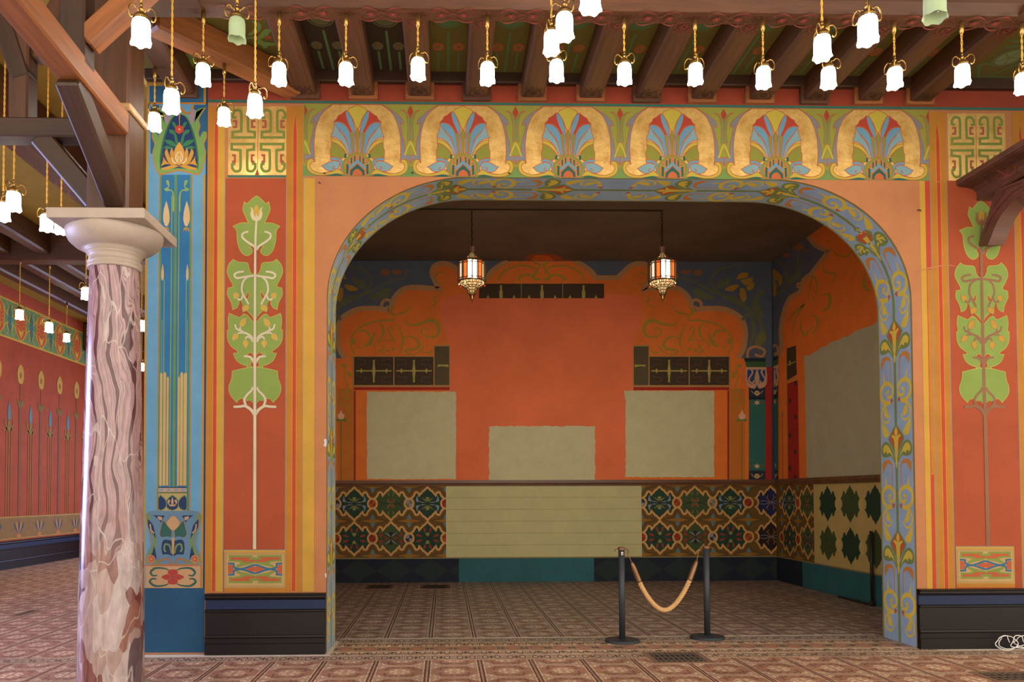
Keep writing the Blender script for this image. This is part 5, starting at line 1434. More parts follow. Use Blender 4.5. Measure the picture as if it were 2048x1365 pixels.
    m7 = N(nt, 'ShaderNodeMapRange'); m7.inputs[1].default_value = .3; m7.inputs[2].default_value = .7; m7.inputs[3].default_value = .48; m7.inputs[4].default_value = .70; lk(n7.outputs[0], m7.inputs[0])
    hv = N(nt, 'ShaderNodeHueSaturation'); lk(m3.outputs['Result'], hv.inputs['Color']); lk(m7.outputs[0], hv.inputs['Value']); lk(hv.outputs[0], b.inputs['Base Color']); b.inputs['Roughness'].default_value = .22
    return m
STONE = paint('#c9b6a6', .82, var=.10, rough=.45, scale=6)
CPX, CPY = POST_X, -1.55
col = empty('marble_column', (CPX, CPY, 0))
tag(col, 'veined pink and brown marble column with a pale stone capital', 'column')
bm = bmesh.new(); n = 14
lathe(bm, [(.238 - .062 * (k / n) ** 1.35, .06 + (3.24 - .06) * k / n) for k in range(n + 1)], 48); bm_obj('shaft', bm, marble(), col, True)
bm = bmesh.new()
lathe(bm, [(.178, 3.225), (.192, 3.228), (.196, 3.24), (.190, 3.252), (.186, 3.256), (.194, 3.262), (.197, 3.272), (.190, 3.284), (.184, 3.288), (.184, 3.325), (.196, 3.332), (.200, 3.340), (.196, 3.346)], 48); bm_obj('necking', bm, STONE, col, True)
bm = bmesh.new()
lathe(bm, [(.192, 3.343), (.206, 3.348), (.205, 3.356), (.218, 3.360), (.216, 3.368), (.24, 3.374), (.285, 3.395), (.325, 3.43), (.345, 3.468), (.350, 3.50), (.346, 3.516), (.0, 3.517)], 56); bm_obj('echinus', bm, STONE, col, True)
bm = bmesh.new(); bm_box(bm, (-.352, -.352, 3.515), (.352, .352, 3.59), .004); bm_obj('abacus', bm, STONE, col)
bm = bmesh.new(); lathe(bm, [(.0, .0), (.32, .0), (.32, .03), (.315, .035), (.318, .05), (.30, .066), (.26, .072), (.255, .08), (.24, .085), (.2, .085)], 48); bm_obj('base', bm, STONE, col, True)

# ================================================================== TIMBER POST AND BRACES
tp = empty('timber_post', (CPX, CPY, 3.588)); tag(tp, 'dark timber post with knee braces and tie beams standing on the marble column', 'post')
h = .157
def inpx(x, y, X): return hx(x, y, X)
XF = CPX + h                                    # right face of the post
PYF = CPY - h
def post_box(name, lo, hi, mat, bev=.012):
    """vertical timber: local X runs up so that the grain follows"""
    c0 = ((lo[0] + hi[0]) / 2, (lo[1] + hi[1]) / 2)
    return beam(name, (c0[0], c0[1], lo[2]), (c0[0], c0[1], hi[2]), hi[1] - lo[1], hi[0] - lo[0], mat, tp, bev, up=Vector((1, 0, 0)))
post_box('foot_block', (CPX - .185, CPY - .185, 3.585), (CPX + .185, CPY + .185, 3.65), WOODR)
post_box('post', (CPX - h, CPY - h, 3.64), (CPX + h, CPY + h, 6.9), WOOD, .02)
box_c = (CPX, CPY)
bm = bmesh.new(); zc = hy(250, 214, PYF).z; bm_box(bm, (-h - .018, -h - .018, zc - .03 - 3.588), (h + .018, h + .018, zc + .028 - 3.588), .008); bm_obj('collar', bm, wood('#b98d5c'), tp)
zt, zb_ = hy(60, 233, CPY - .09).z, hy(60, 272, CPY - .09).z
tb_z = (zt + zb_) / 2; tb_h = zt - zb_
beam('tie_beam', (CPX - h + .01, CPY, tb_z), (LWX + .01, CPY, tb_z), .18, tb_h, WOODD, tp, .012)
beam('tie_beam', (XF - .085, PYF + .01, tb_z - .005), (XF - .085, -4.6, tb_z + .10), .17, tb_h + .03, WOODL, tp, .012)
# knee braces from the foot
def px_beam(name, a, b, w, hh, mat, X=None, Y=None):
    pa = hx(a[0], a[1], X) if X is not None else hy(a[0], a[1], Y)
    pb = hx(b[0], b[1], X) if X is not None else hy(b[0], b[1], Y)
    return beam(name, pa, pb, w, hh, mat, tp, .014, up=Vector((0, 0, 1)))
zlow = 3.70
beam('knee_brace', (CPX - h + .03, CPY, zlow + .04), (hy(85, 285, CPY).x, CPY, zb_ + .02), .15, .16, WOODD, tp, .014)
beam('knee_brace', (XF - .10, PYF + .05, zlow + .02), (XF - .10, hx(140, 160, XF - .1).y - .02, zb_ + .03), .15, .16, WOODD, tp, .014)
# second post standing on the near tie beam, its brace, and the short posts on the far one
p2y = hx(168, 90, XF).y
beam('king_post', (XF - .085, p2y + .085, tb_z + .05), (XF - .085, p2y + .085, 6.9), .17, .17, WOODD, tp, .014, up=Vector((1, 0, 0)))
beam('upper_brace', (XF - .02, p2y + .085, hx(178, 75, XF).z - .03), hy(430, -146, p2y + .085), .15, .14, WOODL, tp, .014)
fx = hy(46, 200, CPY).x
beam('king_post', (fx, CPY, tb_z + .05), (fx, CPY, 6.9), .16, .15, WOOD, tp, .014, up=Vector((1, 0, 0)))
beam('upper_brace', (fx + .02, CPY - .02, hy(46, 165, CPY).z), hy(-10, -20, CPY - .02), .14, .15, WOODD, tp, .014)
beam('upper_brace', (fx + .05, CPY + .03, hy(60, 120, CPY).z + .02), hy(150, -40, CPY + .03), .12, .13, WOOD, tp, .014)
# joists that meet the post: to the pilaster and diagonally to the first wall joist
xj = hy(366, 205).x
beam('ceiling_joist', (xj, -.002, (JZ + TOPZ) / 2), (xj + .03, YBK + .05, (JZ + TOPZ) / 2), .24, TOPZ - JZ, WOOD, ceiling, .02)
bm = bmesh.new(); bm_box(bm, (xj - .15, -.05, JZ - .03), (xj + .15, 0, JZ + .002), .004); bm_box(bm, (xj + .115, -.05, JZ), (xj + .15, 0, TOPZ - .02), .004); bm_box(bm, (xj - .15, -.05, JZ), (xj - .115, 0, TOPZ - .02), .004); bm_obj('joist_collar', bm, WOOD, ceiling)
zd = JZ - .02; d0, d1 = hz(303, 62, zd), hz(592, 196, zd); zm_ = zd + (TOPZ - JZ) / 2
beam('diagonal_joist', (d0.x, d0.y, zm_), (d1.x, d1.y, zm_), .2, TOPZ - JZ, WOODL, ceiling, .02)

# ================================================================== PENDANT LAMPS
BRASS = plain('brass', '#b08a45', .28, .9); GLOWM = None
def shade_mat(lit):
    k = 'shade_lit' if lit else 'shade_off'
    if k in MATS: return MATS[k]
    m, nt, b = nodes_of(k)
    if lit:
        b.inputs['Base Color'].default_value = (.9, .9, .85, 1); b.inputs['Emission Color'].default_value = (1.0, .90, .78, 1); b.inputs['Emission Strength'].default_value = LAMP_E
        hsv, mp, no = mottled(nt, (.9, .9, .85, 1), .04, 20); nt.links.new(hsv.outputs[0], b.inputs['Base Color'])
    else:
        hsv, mp, no = mottled(nt, hexl('#c4d8ac'), .06, 20); nt.links.new(hsv.outputs[0], b.inputs['Base Color'])
        b.inputs['Roughness'].default_value = .25; b.inputs['Transmission Weight'].default_value = .4; b.inputs['IOR'].default_value = 1.12
    MATS[k] = m
    return m
CORD = plain('cord_yellow', '#d9a336', .7); WIRE = plain('wire_dark', '#3a2d1c', .5, .6)
def shade_bm():
    bm = bmesh.new(); prof = [(.030, 0), (.040, -.005), (.049, -.020), (.053, -.045), (.0535, -.085), (.0535, -.118), (.056, -.136), (.0605, -.150)]
    segs = 24; rings = []
    for j, (r, z) in enumerate(prof):
        ring_ = []
        for k in range(segs):
            a = 2 * math.pi * k / segs; w = max(0, (j - 4) / 3.0)
            rr = r + .0026 * w * math.cos(6 * a); zz = z - .005 * w * math.cos(6 * a + .6) - .005 * w * math.cos(a)
            ring_.append(bm.verts.new((rr * math.cos(a), rr * math.sin(a), zz)))
        rings.append(ring_)
    for a, b in zip(rings, rings[1:]):
        for k in range(segs): bm.faces.new((a[k], b[k], b[(k + 1) % segs], a[(k + 1) % segs]))
    return bm
def gal_bm():
    bm = bmesh.new()
    lathe(bm, [(.0, .098), (.005, .098), (.006, .088), (.011, .082), (.007, .074), (.007, .066), (.013, .060), (.014, .052), (.008, .046), (.010, .036), (.026, .030), (.040, .018), (.045, .006), (.047, -.002), (.043, -.010), (.047, -.014), (.046, -.020), (.036, -.021), (.0, .0)], 20)
    for k in range(3):
        a = 2 * math.pi * k / 3 + .3; tx = Vector((-math.sin(a), math.cos(a), 0)); bx = tx * .047 + Vector((0, 0, -.008)); ox = tx
    return bm
def scroll_bm(a):
    bm = bmesh.new(); r = [(.014, .030), (.026, .048), (.036, .044, 1), (.050, .058), (.070, .052), (.084, .030), (.086, .002), (.078, -.020), (.066, -.020), (.063, -.008)]
    q = crom(r, False, 3)
    tube(bm, [(p[0] * math.cos(a), p[0] * math.sin(a), p[1]) for p in q], .0048, 5)
    return bm
ME = {}
def part(key, name, build, mat, parent, smooth=True, loc=(0, 0, 0)):
    if key not in ME:
        bm = build(); me = bpy.data.meshes.new(name); bm.normal_update(); bm.to_mesh(me); bm.free(); me.materials.append(mat)
        if smooth: me.polygons.foreach_set('use_smooth', [True] * len(me.polygons))
        ME[key] = me
    o = bpy.data.objects.new(name, ME[key]); o.location = loc; return link(o, parent)
def bulb_bm():
    bm = bmesh.new(); lathe(bm, [(0, -.03), (.012, -.03), (.014, -.05), (.024, -.075), (.028, -.095), (.022, -.115), (.0, -.123)], 14); return bm
def pendant(bx, by, d, ztop_, label, group, lit=True, holder=True, wire=False, rot=None, scale=1.0):
    """bx, by: pixel of the rim's middle; d: distance of the lamp; ztop_: what it hangs from"""
    p = hy(bx, by, d - 7.7)
    t = empty('pendant_lamp', (p.x, p.y, p.z + .150 * scale), rot if rot is not None else random.uniform(0, 6.28)); t.scale = (scale,) * 3
    tag(t, label, 'lamp', group)
    part(('shade', lit), 'shade', shade_bm, shade_mat(lit), t)
    part('gal', 'gallery', gal_bm, BRASS, t)
    for k in range(3):
        a = 2.1 * k; part(('scroll', k), 'scroll_arm', (lambda a=a: scroll_bm(a)), BRASS, t)
    part(('bulb', lit), 'bulb', bulb_bm, shade_mat(True) if lit else plain('bulb_glass', '#7d8a7c', .1), t)
    L = (ztop_ - t.location.z) / scale
    def cordb():
        bm = bmesh.new(); z0, z1 = .094, L - (.08 if holder else 0); n = max(6, int((z1 - z0) / .02))
        for ph in (0, math.pi):
            tube(bm, [(.0042 * math.cos(ph + k * 1.2), .0042 * math.sin(ph + k * 1.2), z0 + (z1 - z0) * k / n) for k in range(n + 1)], .0046, 5)
        return bm
    part(('cord', round(L, 3), bx), 'cord', cordb, CORD, t)
    if holder:
        part('holder', 'ceiling_holder', lambda: (lambda bm: (lathe(bm, [(0, 0), (.017, 0), (.017, -.085), (.014, -.088), (.012, -.10), (0, -.10)], 12), bm)[1])(bmesh.new()), BRASS, t, loc=(0, 0, L + .001))
    if wire:
        def wb_():
            bm = bmesh.new(); n = 26
            tube(bm, [((.012 + .006 * math.sin(k * 2.1)) * math.cos(k * .9), (.012 + .006 * math.sin(k * 2.1)) * math.sin(k * .9), L - .10 - k * .0065) for k in range(n)], .0016, 4); return bm
        part(('wire', round(L, 3), bx), 'safety_wire', wb_, WIRE, t, False)
    return t
dA = YM + 7.7
ORD = 'first second third fourth fifth sixth seventh eighth ninth tenth eleventh twelfth thirteenth'.split()
for k, (x, y) in enumerate(zip(lamp_px, [167, 165, 165, 155, 164, 159, 165, 166, 172, 173, 173, 167, 184])):
    pendant(x, y, dA, BZ, 'lit frosted tulip lamp under the carved beam, ' + ORD[k] + ' along it from the timber post', 'lamps along the carved beam', wire=True)
pd = hz(448, 128, JZ - .02); pendant(448, 249, pd.y + 7.7, JZ - .02, 'lit pendant lamp hung from the diagonal joist before the gold fret panel', 'x1', wire=True)['group'] = 'lamps on the joists by the pillar'
pd = hz(311, 135, JZ); pendant(309, 259, pd.y + 7.7, JZ, 'lit pendant lamp hung from the joist above the blue painted pilaster', 'lamps on the joists by the pillar', wire=True)
for x, y, d, lb in ((282, 87, 4.7, 'lit tulip lamp on a long yellow cord hanging in front of the timber post'), (343, 221, 5.6, 'lit tulip lamp on a long yellow cord hanging before the lotus pilaster'),
                    (510, 229, 5.9, 'lit tulip lamp on a long yellow cord overlapping the gold fret panel by the pilaster'), (1103, 104, 5.6, 'lit long-cord tulip lamp half covered by a larger one above the arch'),
                    (1129, 74, 4.85, 'larger lit long-cord tulip lamp overlapping a smaller one above the arch'), (1181, 19, 4.2, 'lit tulip lamp of which only the lower shade shows, above the arch crown'),
                    (1645, 115, 5.15, 'lit long-cord tulip lamp with a beam lamp right below its shade'), (1736, 83, 4.45, 'lit long-cord tulip lamp with curled brass arms, next to the unlit one over the joists')):
    pendant(x, y, d, 6.9, lb, 'long pendant lamps in front of the carved beam')
pendant(474, 80, 5.15, 6.9, 'unlit pendant lamp with greenish clear glass shade beside the post', 'unlit pendant lamps', lit=False)
pendant(1870, 36, 4.0, 6.9, 'unlit pendant lamp with greenish clear glass shade above the joists at the canopy end', 'unlit pendant lamps', lit=False)
SD = 'lit tulip lamp in the side hall, '
for x, y, d, zt_, hd, lb in ((39, 639, 13.45, 5.50, True, 'over the medallion frieze, hung from a ceiling beam'), (98, 664, 13.75, 5.50, True, 'before the lower edge of the medallion frieze'), (133, 683, 16.6, 5.50, True, 'smallest of three along the medallion frieze'),
                         (172, 599, 11.0, 5.86, False, 'touching the upper marble shaft'), (93, 462, 8.0, 5.86, False, 'beside the edge of the stone capital'), (122, 466, 8.3, 5.86, False, 'partly hidden by the stone capital'),
                         (27, 420, 7.2, 5.86, False, 'higher of two before the ochre ceiling'), (6, 440, 7.6, 5.86, False, 'lower of two before the ochre ceiling'), (283, 661, 13.0, 5.86, False, 'upper one in the gap between column and pilaster'), (283, 742, 17.0, 5.86, False, 'lower one in the gap between column and pilaster')):
    pendant(x, y, d, zt_, SD + lb, 'lamps in the side hall', holder=hd, scale=1.12)

# ================================================================== FILIGREE LANTERNS
FIL = plain('lantern_metal', '#7a5a36', .42, .75)
def pane_mat(kind):
    hx_, e = {'clear': ('#f0d8ac', .75), 'bright': ('#fff4dc', 6.0), 'orange': ('#e85a18', .9), 'rose': ('#e0c4ac', .6), 'red': ('#d0301a', .7)}[kind]
    return plain('pane_' + kind, hx_, .2, 0, 1, e, hx_)
def lantern(px, d, label, rope):
    p = hy(px, 560, d - 7.7); S = d / 1600.0          # metres per pixel at the lantern
    z0 = hy(px, 560, d - 7.7).z
    t = empty('filigree_lantern', (p.x, p.y, z0)); tag(t, label, 'lantern', 'filigree lanterns in the alcove')
    k = S
    bm = bmesh.new(); lathe(bm, [(0, 67 * k), (6.4 * k, 67 * k), (5.0 * k, 56 * k), (3 * k, 55 * k), (3 * k, 52 * k), (0, 52 * k)], 8); bm_obj('cap', bm, plain('lantern_cap', '#8a6448', .5, .3), t)
    R_ = 27 * k
    # ribbed cage: 12 tall panes, each between metal stiles, alternate ones pushed out
    zt_, zb2 = 35 * k, -4 * k
    kinds_ = ['clear', 'rose', 'orange', 'bright', 'bright', 'orange', 'clear', 'clear', 'clear', 'orange', 'clear', 'clear', 'rose', 'orange', 'clear', 'clear']
    nP = 16
    for i in range(nP):
        a = 2 * math.pi * (i + .5) / nP - math.pi / 2 - 2 * math.pi * 4 / nP; rr = R_ * (1.0 if i % 2 else .90); wv = R_ * .165
        c = Vector((math.cos(a), math.sin(a), 0)); tv = Vector((-math.sin(a), math.cos(a), 0))
        v = [c * rr + tv * s * wv + Vector((0, 0, z)) for s, z in ((-1, zb2), (1, zb2), (1, zt_), (-1, zt_))]
        v2_ = [q_ * .985 for q_ in v]
        mesh_obj('glass_pane', v + v2_, [[0, 1, 2, 3], [7, 6, 5, 4], [0, 4, 5, 1], [1, 5, 6, 2], [2, 6, 7, 3], [3, 7, 4, 0]], pane_mat(kinds_[i]), t)
        bm = bmesh.new()
        for s in (-1, 1): tube(bm, [c * rr * 1.01 + tv * s * wv * 1.08 + Vector((0, 0, zb2 - .01)), c * rr * 1.01 + tv * s * wv * 1.08 + Vector((0, 0, zt_ + .012))], .0095, 5)
        for zz in (zt_, zb2, zb2 + 5 * k, zt_ - 5 * k): tube(bm, [c * rr * 1.015 - tv * wv + Vector((0, 0, zz)), c * rr * 1.015 + tv * wv + Vector((0, 0, zz))], (.009 if zz in (zt_, zb2) else .006), 5)
        for s in (-1, 1): tube(bm, [c * rr * 1.015 - tv * wv * s + Vector((0, 0, zt_)), c * rr * 1.015 + tv * wv * s + Vector((0, 0, zt_ - 5 * k))], .0035, 4); tube(bm, [c * rr * 1.015 - tv * wv * s + Vector((0, 0, zb2)), c * rr * 1.015 + tv * wv * s + Vector((0, 0, zb2 + 5 * k))], .0035, 4)
        bm_obj('pane_frame', bm, FIL, t)
    # pierced dome above, bowl and cone below: open rings and staves with lit glass inside
    def pierced(name, prof, nst, glass):
        bm = bmesh.new()
        for r_, z_ in prof: tube(bm, [(r_ * math.cos(2 * math.pi * q_ / 24), r_ * math.sin(2 * math.pi * q_ / 24), z_) for q_ in range(25)], .006, 5, False)
        for i in range(nst):
            a = 2 * math.pi * i / nst
            tube(bm, [(r_ * math.cos(a), r_ * math.sin(a), z_) for r_, z_ in prof], .005, 5)
            for (r0, z0_), (r1, z1_) in zip(prof, prof[1:]):
                a2 = a + math.pi / nst; rm, zm = (r0 + r1) / 2, (z0_ + z1_) / 2; s_ = min(abs(z1_ - z0_) + abs(r1 - r0), rm * 6.28 / nst) * .28
                tube(bm, [(rm * math.cos(a2) - s_ * math.sin(a2) * math.cos(q_ * math.pi / 4), rm * math.sin(a2) + s_ * math.cos(a2) * math.cos(q_ * math.pi / 4), zm + s_ * math.sin(q_ * math.pi / 4)) for q_ in range(9)], .0042, 4, False)
        o = bm_obj(name, bm, FIL, t)
        bm = bmesh.new(); lathe(bm, [(r_ * .93, z_) for r_, z_ in prof], 16); bm_obj('lining', bm, glass, o)
        return o
    dim = plain('lantern_lining', '#6a4a24', .5, 0, 1, .55, '#ffce84')
    pierced('dome', [(4 * k, 55 * k), (9 * k, 48 * k), (14 * k, 42 * k), (21 * k, 38 * k), (27 * k, 35.5 * k)], 12, dim)
    pierced('bowl', [(27 * k, -5 * k), (24 * k, -10 * k), (17 * k, -14 * k), (11 * k, -16 * k)], 12, dim)
    pierced('drop', [(11 * k, -16 * k), (8.5 * k, -22 * k), (6.5 * k, -28 * k), (5.5 * k, -31 * k)], 8, dim)
    bm = bmesh.new(); lathe(bm, [(5.5 * k, -31 * k), (4.2 * k, -34 * k), (3.0 * k, -38 * k), (3.2 * k, -40 * k), (1.2 * k, -41 * k), (.9 * k, -46 * k), (0, -47 * k)], 14); bm_obj('finial', bm, BRASS, t, True)
    for i in range(8):      # small gems hanging from the bowl rim
        a = 2 * math.pi * i / 8 + .2; bm = bmesh.new(); lathe(bm, [(0, -8 * k), (1.6 * k, -10 * k), (0, -13 * k)], 6, 26.5 * k * math.cos(a), 26.5 * k * math.sin(a)); bm_obj('gem', bm, pane_mat('red' if i % 3 == 0 else 'clear'), t)
    top = AZ - z0
    if rope:
        bm = bmesh.new(); tube(bm, [(.004 * math.cos(q_ * 1.3), .004 * math.sin(q_ * 1.3), 66 * k + (top - 66 * k) * q_ / 24) for q_ in range(25)], .008, 6); bm_obj('cord', bm, WIRE, t)
    else:
        n_ = 11; bm = bmesh.new(); L = (top - 66 * k) / n_
        for q_ in range(n_):
            zc_ = 66 * k + L * (q_ + .5); ax = Vector((1, 0, 0)) if q_ % 2 else Vector((0, 1, 0))
            tube(bm, [ax * (.014 * math.cos(w_ * math.pi / 6)) + Vector((0, 0, zc_ + L * .62 * math.sin(w_ * math.pi / 6))) for w_ in range(13)], .0045, 5, False)
        bm_obj('chain', bm, WIRE, t)
    return t
dL = hz(945, 420, AZ).y + 7.7
lantern(944, dL, 'pierced metal lantern with lit clear and orange glass strips on a black cord', True)
lantern(1325, dL, 'pierced metal lantern with lit clear and orange glass strips on a link chain', False)
pa, pb = hz(790, 417, AZ), hz(1325, 421, AZ)
bm = bmesh.new(); tube(bm, [Vector((AXL + .1, pa.y, AZ - .012)), Vector((pa.x, pa.y, AZ - .012)), Vector((pb.x, pa.y, AZ - .012))], .010, 6)
tag(bm_obj('ceiling_cable', bm, WIRE), 'black cable run along the alcove ceiling between the lanterns', 'cable')

# ================================================================== CARVED CANOPY AT THE RIGHT
cn = empty('carved_canopy', (5.6, 0, 4.4)); tag(cn, 'dark carved wooden canopy with a curved bracket on the front wall', 'canopy')
O = Vector((5.6, 0, 4.4))
XC1 = hy(1912, 366).x; zA = hy(1912, 361).z; zB = hy(1912, 372).z; XC2 = hy(1957, 490).x
CW = wood('#55301e', .55)
def prof_y(name, prof, y0, y1, mat):
    n = len(prof); v = [Vector((x, y0, z)) - O for x, z in prof] + [Vector((x, y1, z)) - O for x, z in prof]
    return mesh_obj(name, v, [[i, (i + 1) % n, (i + 1) % n + n, i + n] for i in range(n)] + [list(range(n))[::-1], list(range(n, 2 * n))], mat, cn)
prof_y('top_board', [(XC1, zA), (XC1, zB), (XC1 + .02, zB - .004), (XC1 + .02, zB - .012), (8.2, zB - .012), (8.2, zA)], 0.0, -1.5, CW)
cov = [(XC1 + .02, zB - .010), (XC1 + .10, zB - .018), (XC2 - .06, zB - .03), (XC2 - .02, zB - .06), (XC2, zB - .11)]
prof_y('cove_moulding', cov + [(8.1, zB - .11), (8.1, zB - .010)], 0.0, -1.46, CW)
prof_y('lower_rail', [(XC2 - .012, zB - .105), (XC2 - .012, zB - .14), (XC2 + .004, zB - .15), (8.1, zB - .15), (8.1, zB - .105)], 0.0, -1.43, CW)
K6 = 168 / 882; Q6 = lambda pts: [(1880 + p[0] * K6, 260 + p[1] * K6) + tuple(p[2:]) for p in pts]
brp = crom(Q6([(585, 632, 1), (540, 770), (480, 970), (398, 1225, 1), (500, 1212, 1), (535, 1130), (580, 1010), (660, 870), (760, 760), (850, 690, 1), (825, 770, 1), (880, 800, 1), (1000, 760), (1100, 640, 1), (1180, 380, 1), (900, 500, 1)]), True, 4)
w3 = [hx(x, y, XC2) - O for x, y in brp]; n = len(w3)
v = w3 + [q_ + Vector((.16, 0, 0)) for q_ in w3]
mesh_obj('bracket', v, [list(range(n)), list(range(n, 2 * n))[::-1]] + [[i, i + n, (i + 1) % n + n, (i + 1) % n] for i in range(n)], CW, cn)
P = Paint(lambda x, y: hx(x, y, XC2) - O, Vector((-1, 0, 0)), base=.002)
for pts in ([(640, 640), (700, 610), (790, 570), (860, 555)], [(560, 800), (620, 720), (680, 630)], [(470, 1080), (520, 950), (600, 830), (720, 690), (820, 600)], [(790, 640), (830, 600), (870, 590)], [(600, 690), (640, 690), (660, 640)]): P.line(Q6(pts), 1.4, CARV, taper=(.4, 1.2, .4)); P.line([(a + 1.2, b + 1.2) for a, b in [q_[:2] for q_ in Q6(pts)]], .8, CARD)
P.obj('carving', cn, 'red tinted carved lines')
P = Paint(lambda x, y: hx(x, y, XC2 - .11) - O, Vector((-.6, 0, -.8)), base=.012)
for pts, m_ in (([(560, 555), (520, 500), (490, 430)], CARD), ([(420, 480), (500, 500), (560, 560)], CARD), ([(590, 500), (650, 500), (700, 480), (690, 380), (720, 470), (780, 440), (800, 390), (780, 370)], CARV), ([(560, 400), (620, 420), (690, 460)], CARV), ([(600, 350), (700, 330), (820, 340), (860, 380)], CARD), ([(860, 360), (820, 290), (810, 250)], CARD)): P.line(Q6(pts), 2.4, m_, taper=(.4, 1.3, .4))
P.obj('carving', cn, 'carved acanthus leaves')

# ================================================================== STANCHIONS AND ROPE
PBLK = plain('powder_black', '#262a2f', .55); BRZ = plain('bronze', '#7c5a3c', .38, .7)
def stanchion(px, py, top_y, label):
    p = hz(px, py); H_ = .955
    t = empty('rope_stanchion', (p.x, p.y, 0)); tag(t, label, 'stanchion', 'stanchions before the alcove')
    bm = bmesh.new(); lathe(bm, [(0, 0), (.172, 0), (.175, .004), (.175, .020), (.170, .027), (.03, .033), (0, .033)], 40); bm_obj('base_plate', bm, PBLK, t)
    bm = bmesh.new(); lathe(bm, [(0, .028), (.0315, .028), (.0315, H_ - .02), (0, H_ - .02)], 24); bm_obj('pole', bm, PBLK, t, True)
    bm = bmesh.new(); lathe(bm, [(.0, H_ - .022), (.033, H_ - .022), (.034, H_ - .010), (.042, H_ - .008), (.042, H_), (.033, H_ + .002), (.030, H_ + .008), (0, H_ + .009)], 24); bm_obj('cap', bm, BRZ, t)
    bm = bmesh.new()
    for s in (1, -1): tube(bm, [(s * .03, 0, H_ - .012), (s * .055, 0, H_ - .012), (s * .068, 0, H_ - .018), (s * .066, 0, H_ - .03), (s * .056, 0, H_ - .03)], .005, 6)
    bm_obj('rope_hook', bm, BRZ, t)
    return t, p
sl, pl = stanchion(1244.5, 1284.5, 1098, 'black rope stanchion with a small red and white sticker near its top')
sr, pr = stanchion(1414.5, 1277.5, 1097, 'black rope stanchion without a sticker, at the other end of the rope')
P = Paint(lambda a, z: Vector((math.sin(a) * .0322, -math.cos(a) * .0322, z)), lambda a, z: Vector((math.sin(a), -math.cos(a), 0)), base=.0006)
P.rect(-.30, .885, .35, .915, plain('sticker_white', '#d8d0c8', .5), 4); P.rect(-.22, .89, .3, .905, plain('sticker_red', '#a83028', .5), 4)
P.obj('sticker', sl, 'red and white sticker')
rp = empty('barrier_rope', (0, 0, 0)); tag(rp, 'thick twisted tan rope sagging between the two black stanchions', 'rope')
A0 = Vector((pl.x + .066, pl.y, .925)); B0 = Vector((pr.x - .066, pr.y, .925))
sagz = hy(1338, 1221, (pl.y + pr.y) / 2).z
def rp_at(t):
    u = 2 * t - 1; c_ = math.cosh(2.1 * u) - math.cosh(2.1); c0_ = 1 - math.cosh(2.1)
    x_ = A0.x + (B0.x - A0.x) * (t + .035 * math.sin(2 * math.pi * t))
    return Vector((x_, A0.y + (B0.y - A0.y) * t, .925 + (sagz - .925) * (c_ / c0_)))
nn = 260
ctr = [rp_at(.10 + .80 * k / nn) for k in range(nn + 1)]
ROPE = plain('rope_tan', '#c79a62', .85)
for s in range(3):
    bm = bmesh.new(); pts = []
    for k, c_ in enumerate(ctr):
        tg = (ctr[min(k + 1, nn)] - ctr[max(k - 1, 0)]).normalized(); n1 = Vector((0, 1, 0)); n1 = (n1 - tg * n1.dot(tg)).normalized(); b1 = tg.cross(n1)
        a = k * .36 + s * 2 * math.pi / 3; pts.append(c_ + (n1 * math.cos(a) + b1 * math.sin(a)) * .0125)
    tube(bm, pts, .0135, 7); bm_obj('strand', bm, ROPE, rp, True)
for e0, e1, e2 in ((0.0, .035, .125), (1.0, .965, .875)):
    q0, q1, q2 = rp_at(e0), rp_at(e1), rp_at(e2)
    bm = bmesh.new(); tube(bm, [q1, q1 + (q2 - q1) * .12, q1 + (q2 - q1) * .3, q1 + (q2 - q1) * .95, q2], [.010, .020, .027, .030, .031], 16); bm_obj('end_cap', bm, BRZ, rp, True)
    bm = bmesh.new(); tube(bm, [q0 + Vector((.012 * math.sin(w_), 0, .012 * math.cos(w_) - .008)) for w_ in [k * .6 for k in range(9)]] + [q1], .0045, 6); bm_obj('snap_hook', bm, BRZ, rp)

# ================================================================== FLOOR GRILLES
IRON = plain('iron_grille', '#2b2620', .6, .4)
def grille(x0, y0, x1, y1, label, group=None, nb=9, cross=True):
    t = empty('floor_grille', ((x0 + x1) / 2, (y0 + y1) / 2, 0)); tag(t, label, 'grille', group or 'floor grilles')
    wx, wy = (x1 - x0) / 2, (y1 - y0) / 2
    bm = bmesh.new()
    for lo, hi in (((-wx - .05, -wy - .05, -.003), (wx + .05, -wy, .003)), ((-wx - .05, wy, -.003), (wx + .05, wy + .05, .003)), ((-wx - .05, -wy, -.003), (-wx, wy, .003)), ((wx, -wy, -.003), (wx + .05, wy, .003))): bm_box(bm, lo, hi, .001)
    bm_obj('frame', bm, paint('#8a6a4c'), t)
    bm = bmesh.new(); bm_box(bm, (-wx, -wy, -.003), (wx, wy, .0005)); bm_obj('pit', bm, plain('pit_black', '#0c0a08', .9), t)
    for k in range(nb): 
        x_ = -wx + 2 * wx * (k + .5) / nb; bm = bmesh.new(); bm_box(bm, (x_ - wx * .30 / nb, -wy, 0), (x_ + wx * .30 / nb, wy, .004)); bm_obj('bar', bm, paint('#6e5a44', rough=.6), t)
    if cross:
        for k in range(3): y_ = -wy + 2 * wy * (k + .5) / 3; bm = bmesh.new(); bm_box(bm, (-wx, y_ - .008, 0), (wx, y_ + .008, .0042)); bm_obj('cross_bar', bm, paint('#6e5a44', rough=.6), t)
a, b = hz(1318, 1325), hz(1388, 1307); grille(a.x, a.y, b.x, b.y, 'iron floor grille set in the tiles beside the rope stanchions')
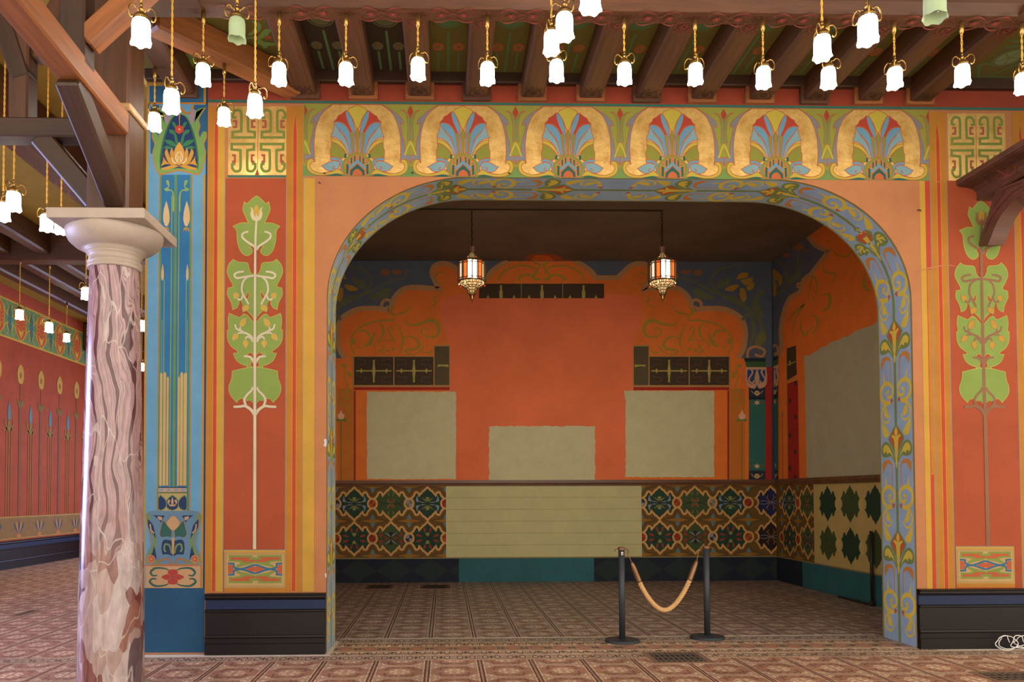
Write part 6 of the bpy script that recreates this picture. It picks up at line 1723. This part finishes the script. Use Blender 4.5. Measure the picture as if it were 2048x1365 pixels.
a, b = hz(30, 1232), hz(72, 1222); grille(a.x, a.y, b.x, b.y, 'iron floor grille in the side hall floor', nb=10)
a, b = hz(735, 1178), hz(783, 1171); grille(a.x, a.y, b.x, b.y, 'narrow floor grille at the alcove back wall under the strapwork dado', nb=12, cross=False)
a, b = hz(846, 1178), hz(894, 1171); grille(a.x, a.y, b.x, b.y, 'narrow floor grille at the alcove back wall next to the teal plinth', nb=12, cross=False)
a, b = hz(1998, 1362), hz(2075, 1346); grille(a.x, a.y, b.x, b.y, 'iron floor grille in front of the black skirting near the coiled cable', nb=8)

# ================================================================== PIPE, CABLE
PIPE = plain('pipe_dark', '#2e2a26', .5, .3)
pp = hx(1756, 1222, AXR); t = empty('conduit_pipe', (AXR - .075, pp.y, 0)); tag(t, 'thin dark conduit pipe rising on the teal plinth of the alcove', 'pipe')
zt_ = hx(1756, 1063, AXR).z; ye = hx(1692, 1206, AXR).y
bm = bmesh.new(); tube(bm, [(0, 0, .06), (0, 0, zt_)], .022, 10); bm_obj('riser', bm, PIPE, t, True)
bm = bmesh.new(); tube(bm, [(-.03, -.05, .04), (-.03, .1, .02), (-.03, ye - pp.y, .02)], .016, 8); bm_obj('floor_run', bm, PIPE, t, True)
bm = bmesh.new(); lathe(bm, [(0, .0), (.03, .0), (.034, .03), (.03, .07), (0, .07)], 12); bm_obj('elbow', bm, PIPE, t, True)
WHT = plain('cable_white', '#d9d4cc', .5)
cb = hy(2022, 1296, -.16); pts = []
for k in range(150):
    u = k / 149; a = u * 2 * math.pi * 4.6
    cx_ = -.10 + .34 * u + .095 * math.cos(a) * (1 - .2 * math.sin(3 * a)); zz = .075 + .07 * math.sin(a) * (1 - .25 * u) + .01 * math.sin(a * 2.3)
    pts.append((cx_, -.03 * math.sin(a * .5) + .0, max(.006, zz)))
bm = bmesh.new(); tube(bm, pts, .0042, 6)
o = bm_obj('coiled_cable', bm, WHT); o.location = (cb.x, -.15, 0); tag(o, 'loose coil of thin white cable leaning on the black skirting', 'cable')
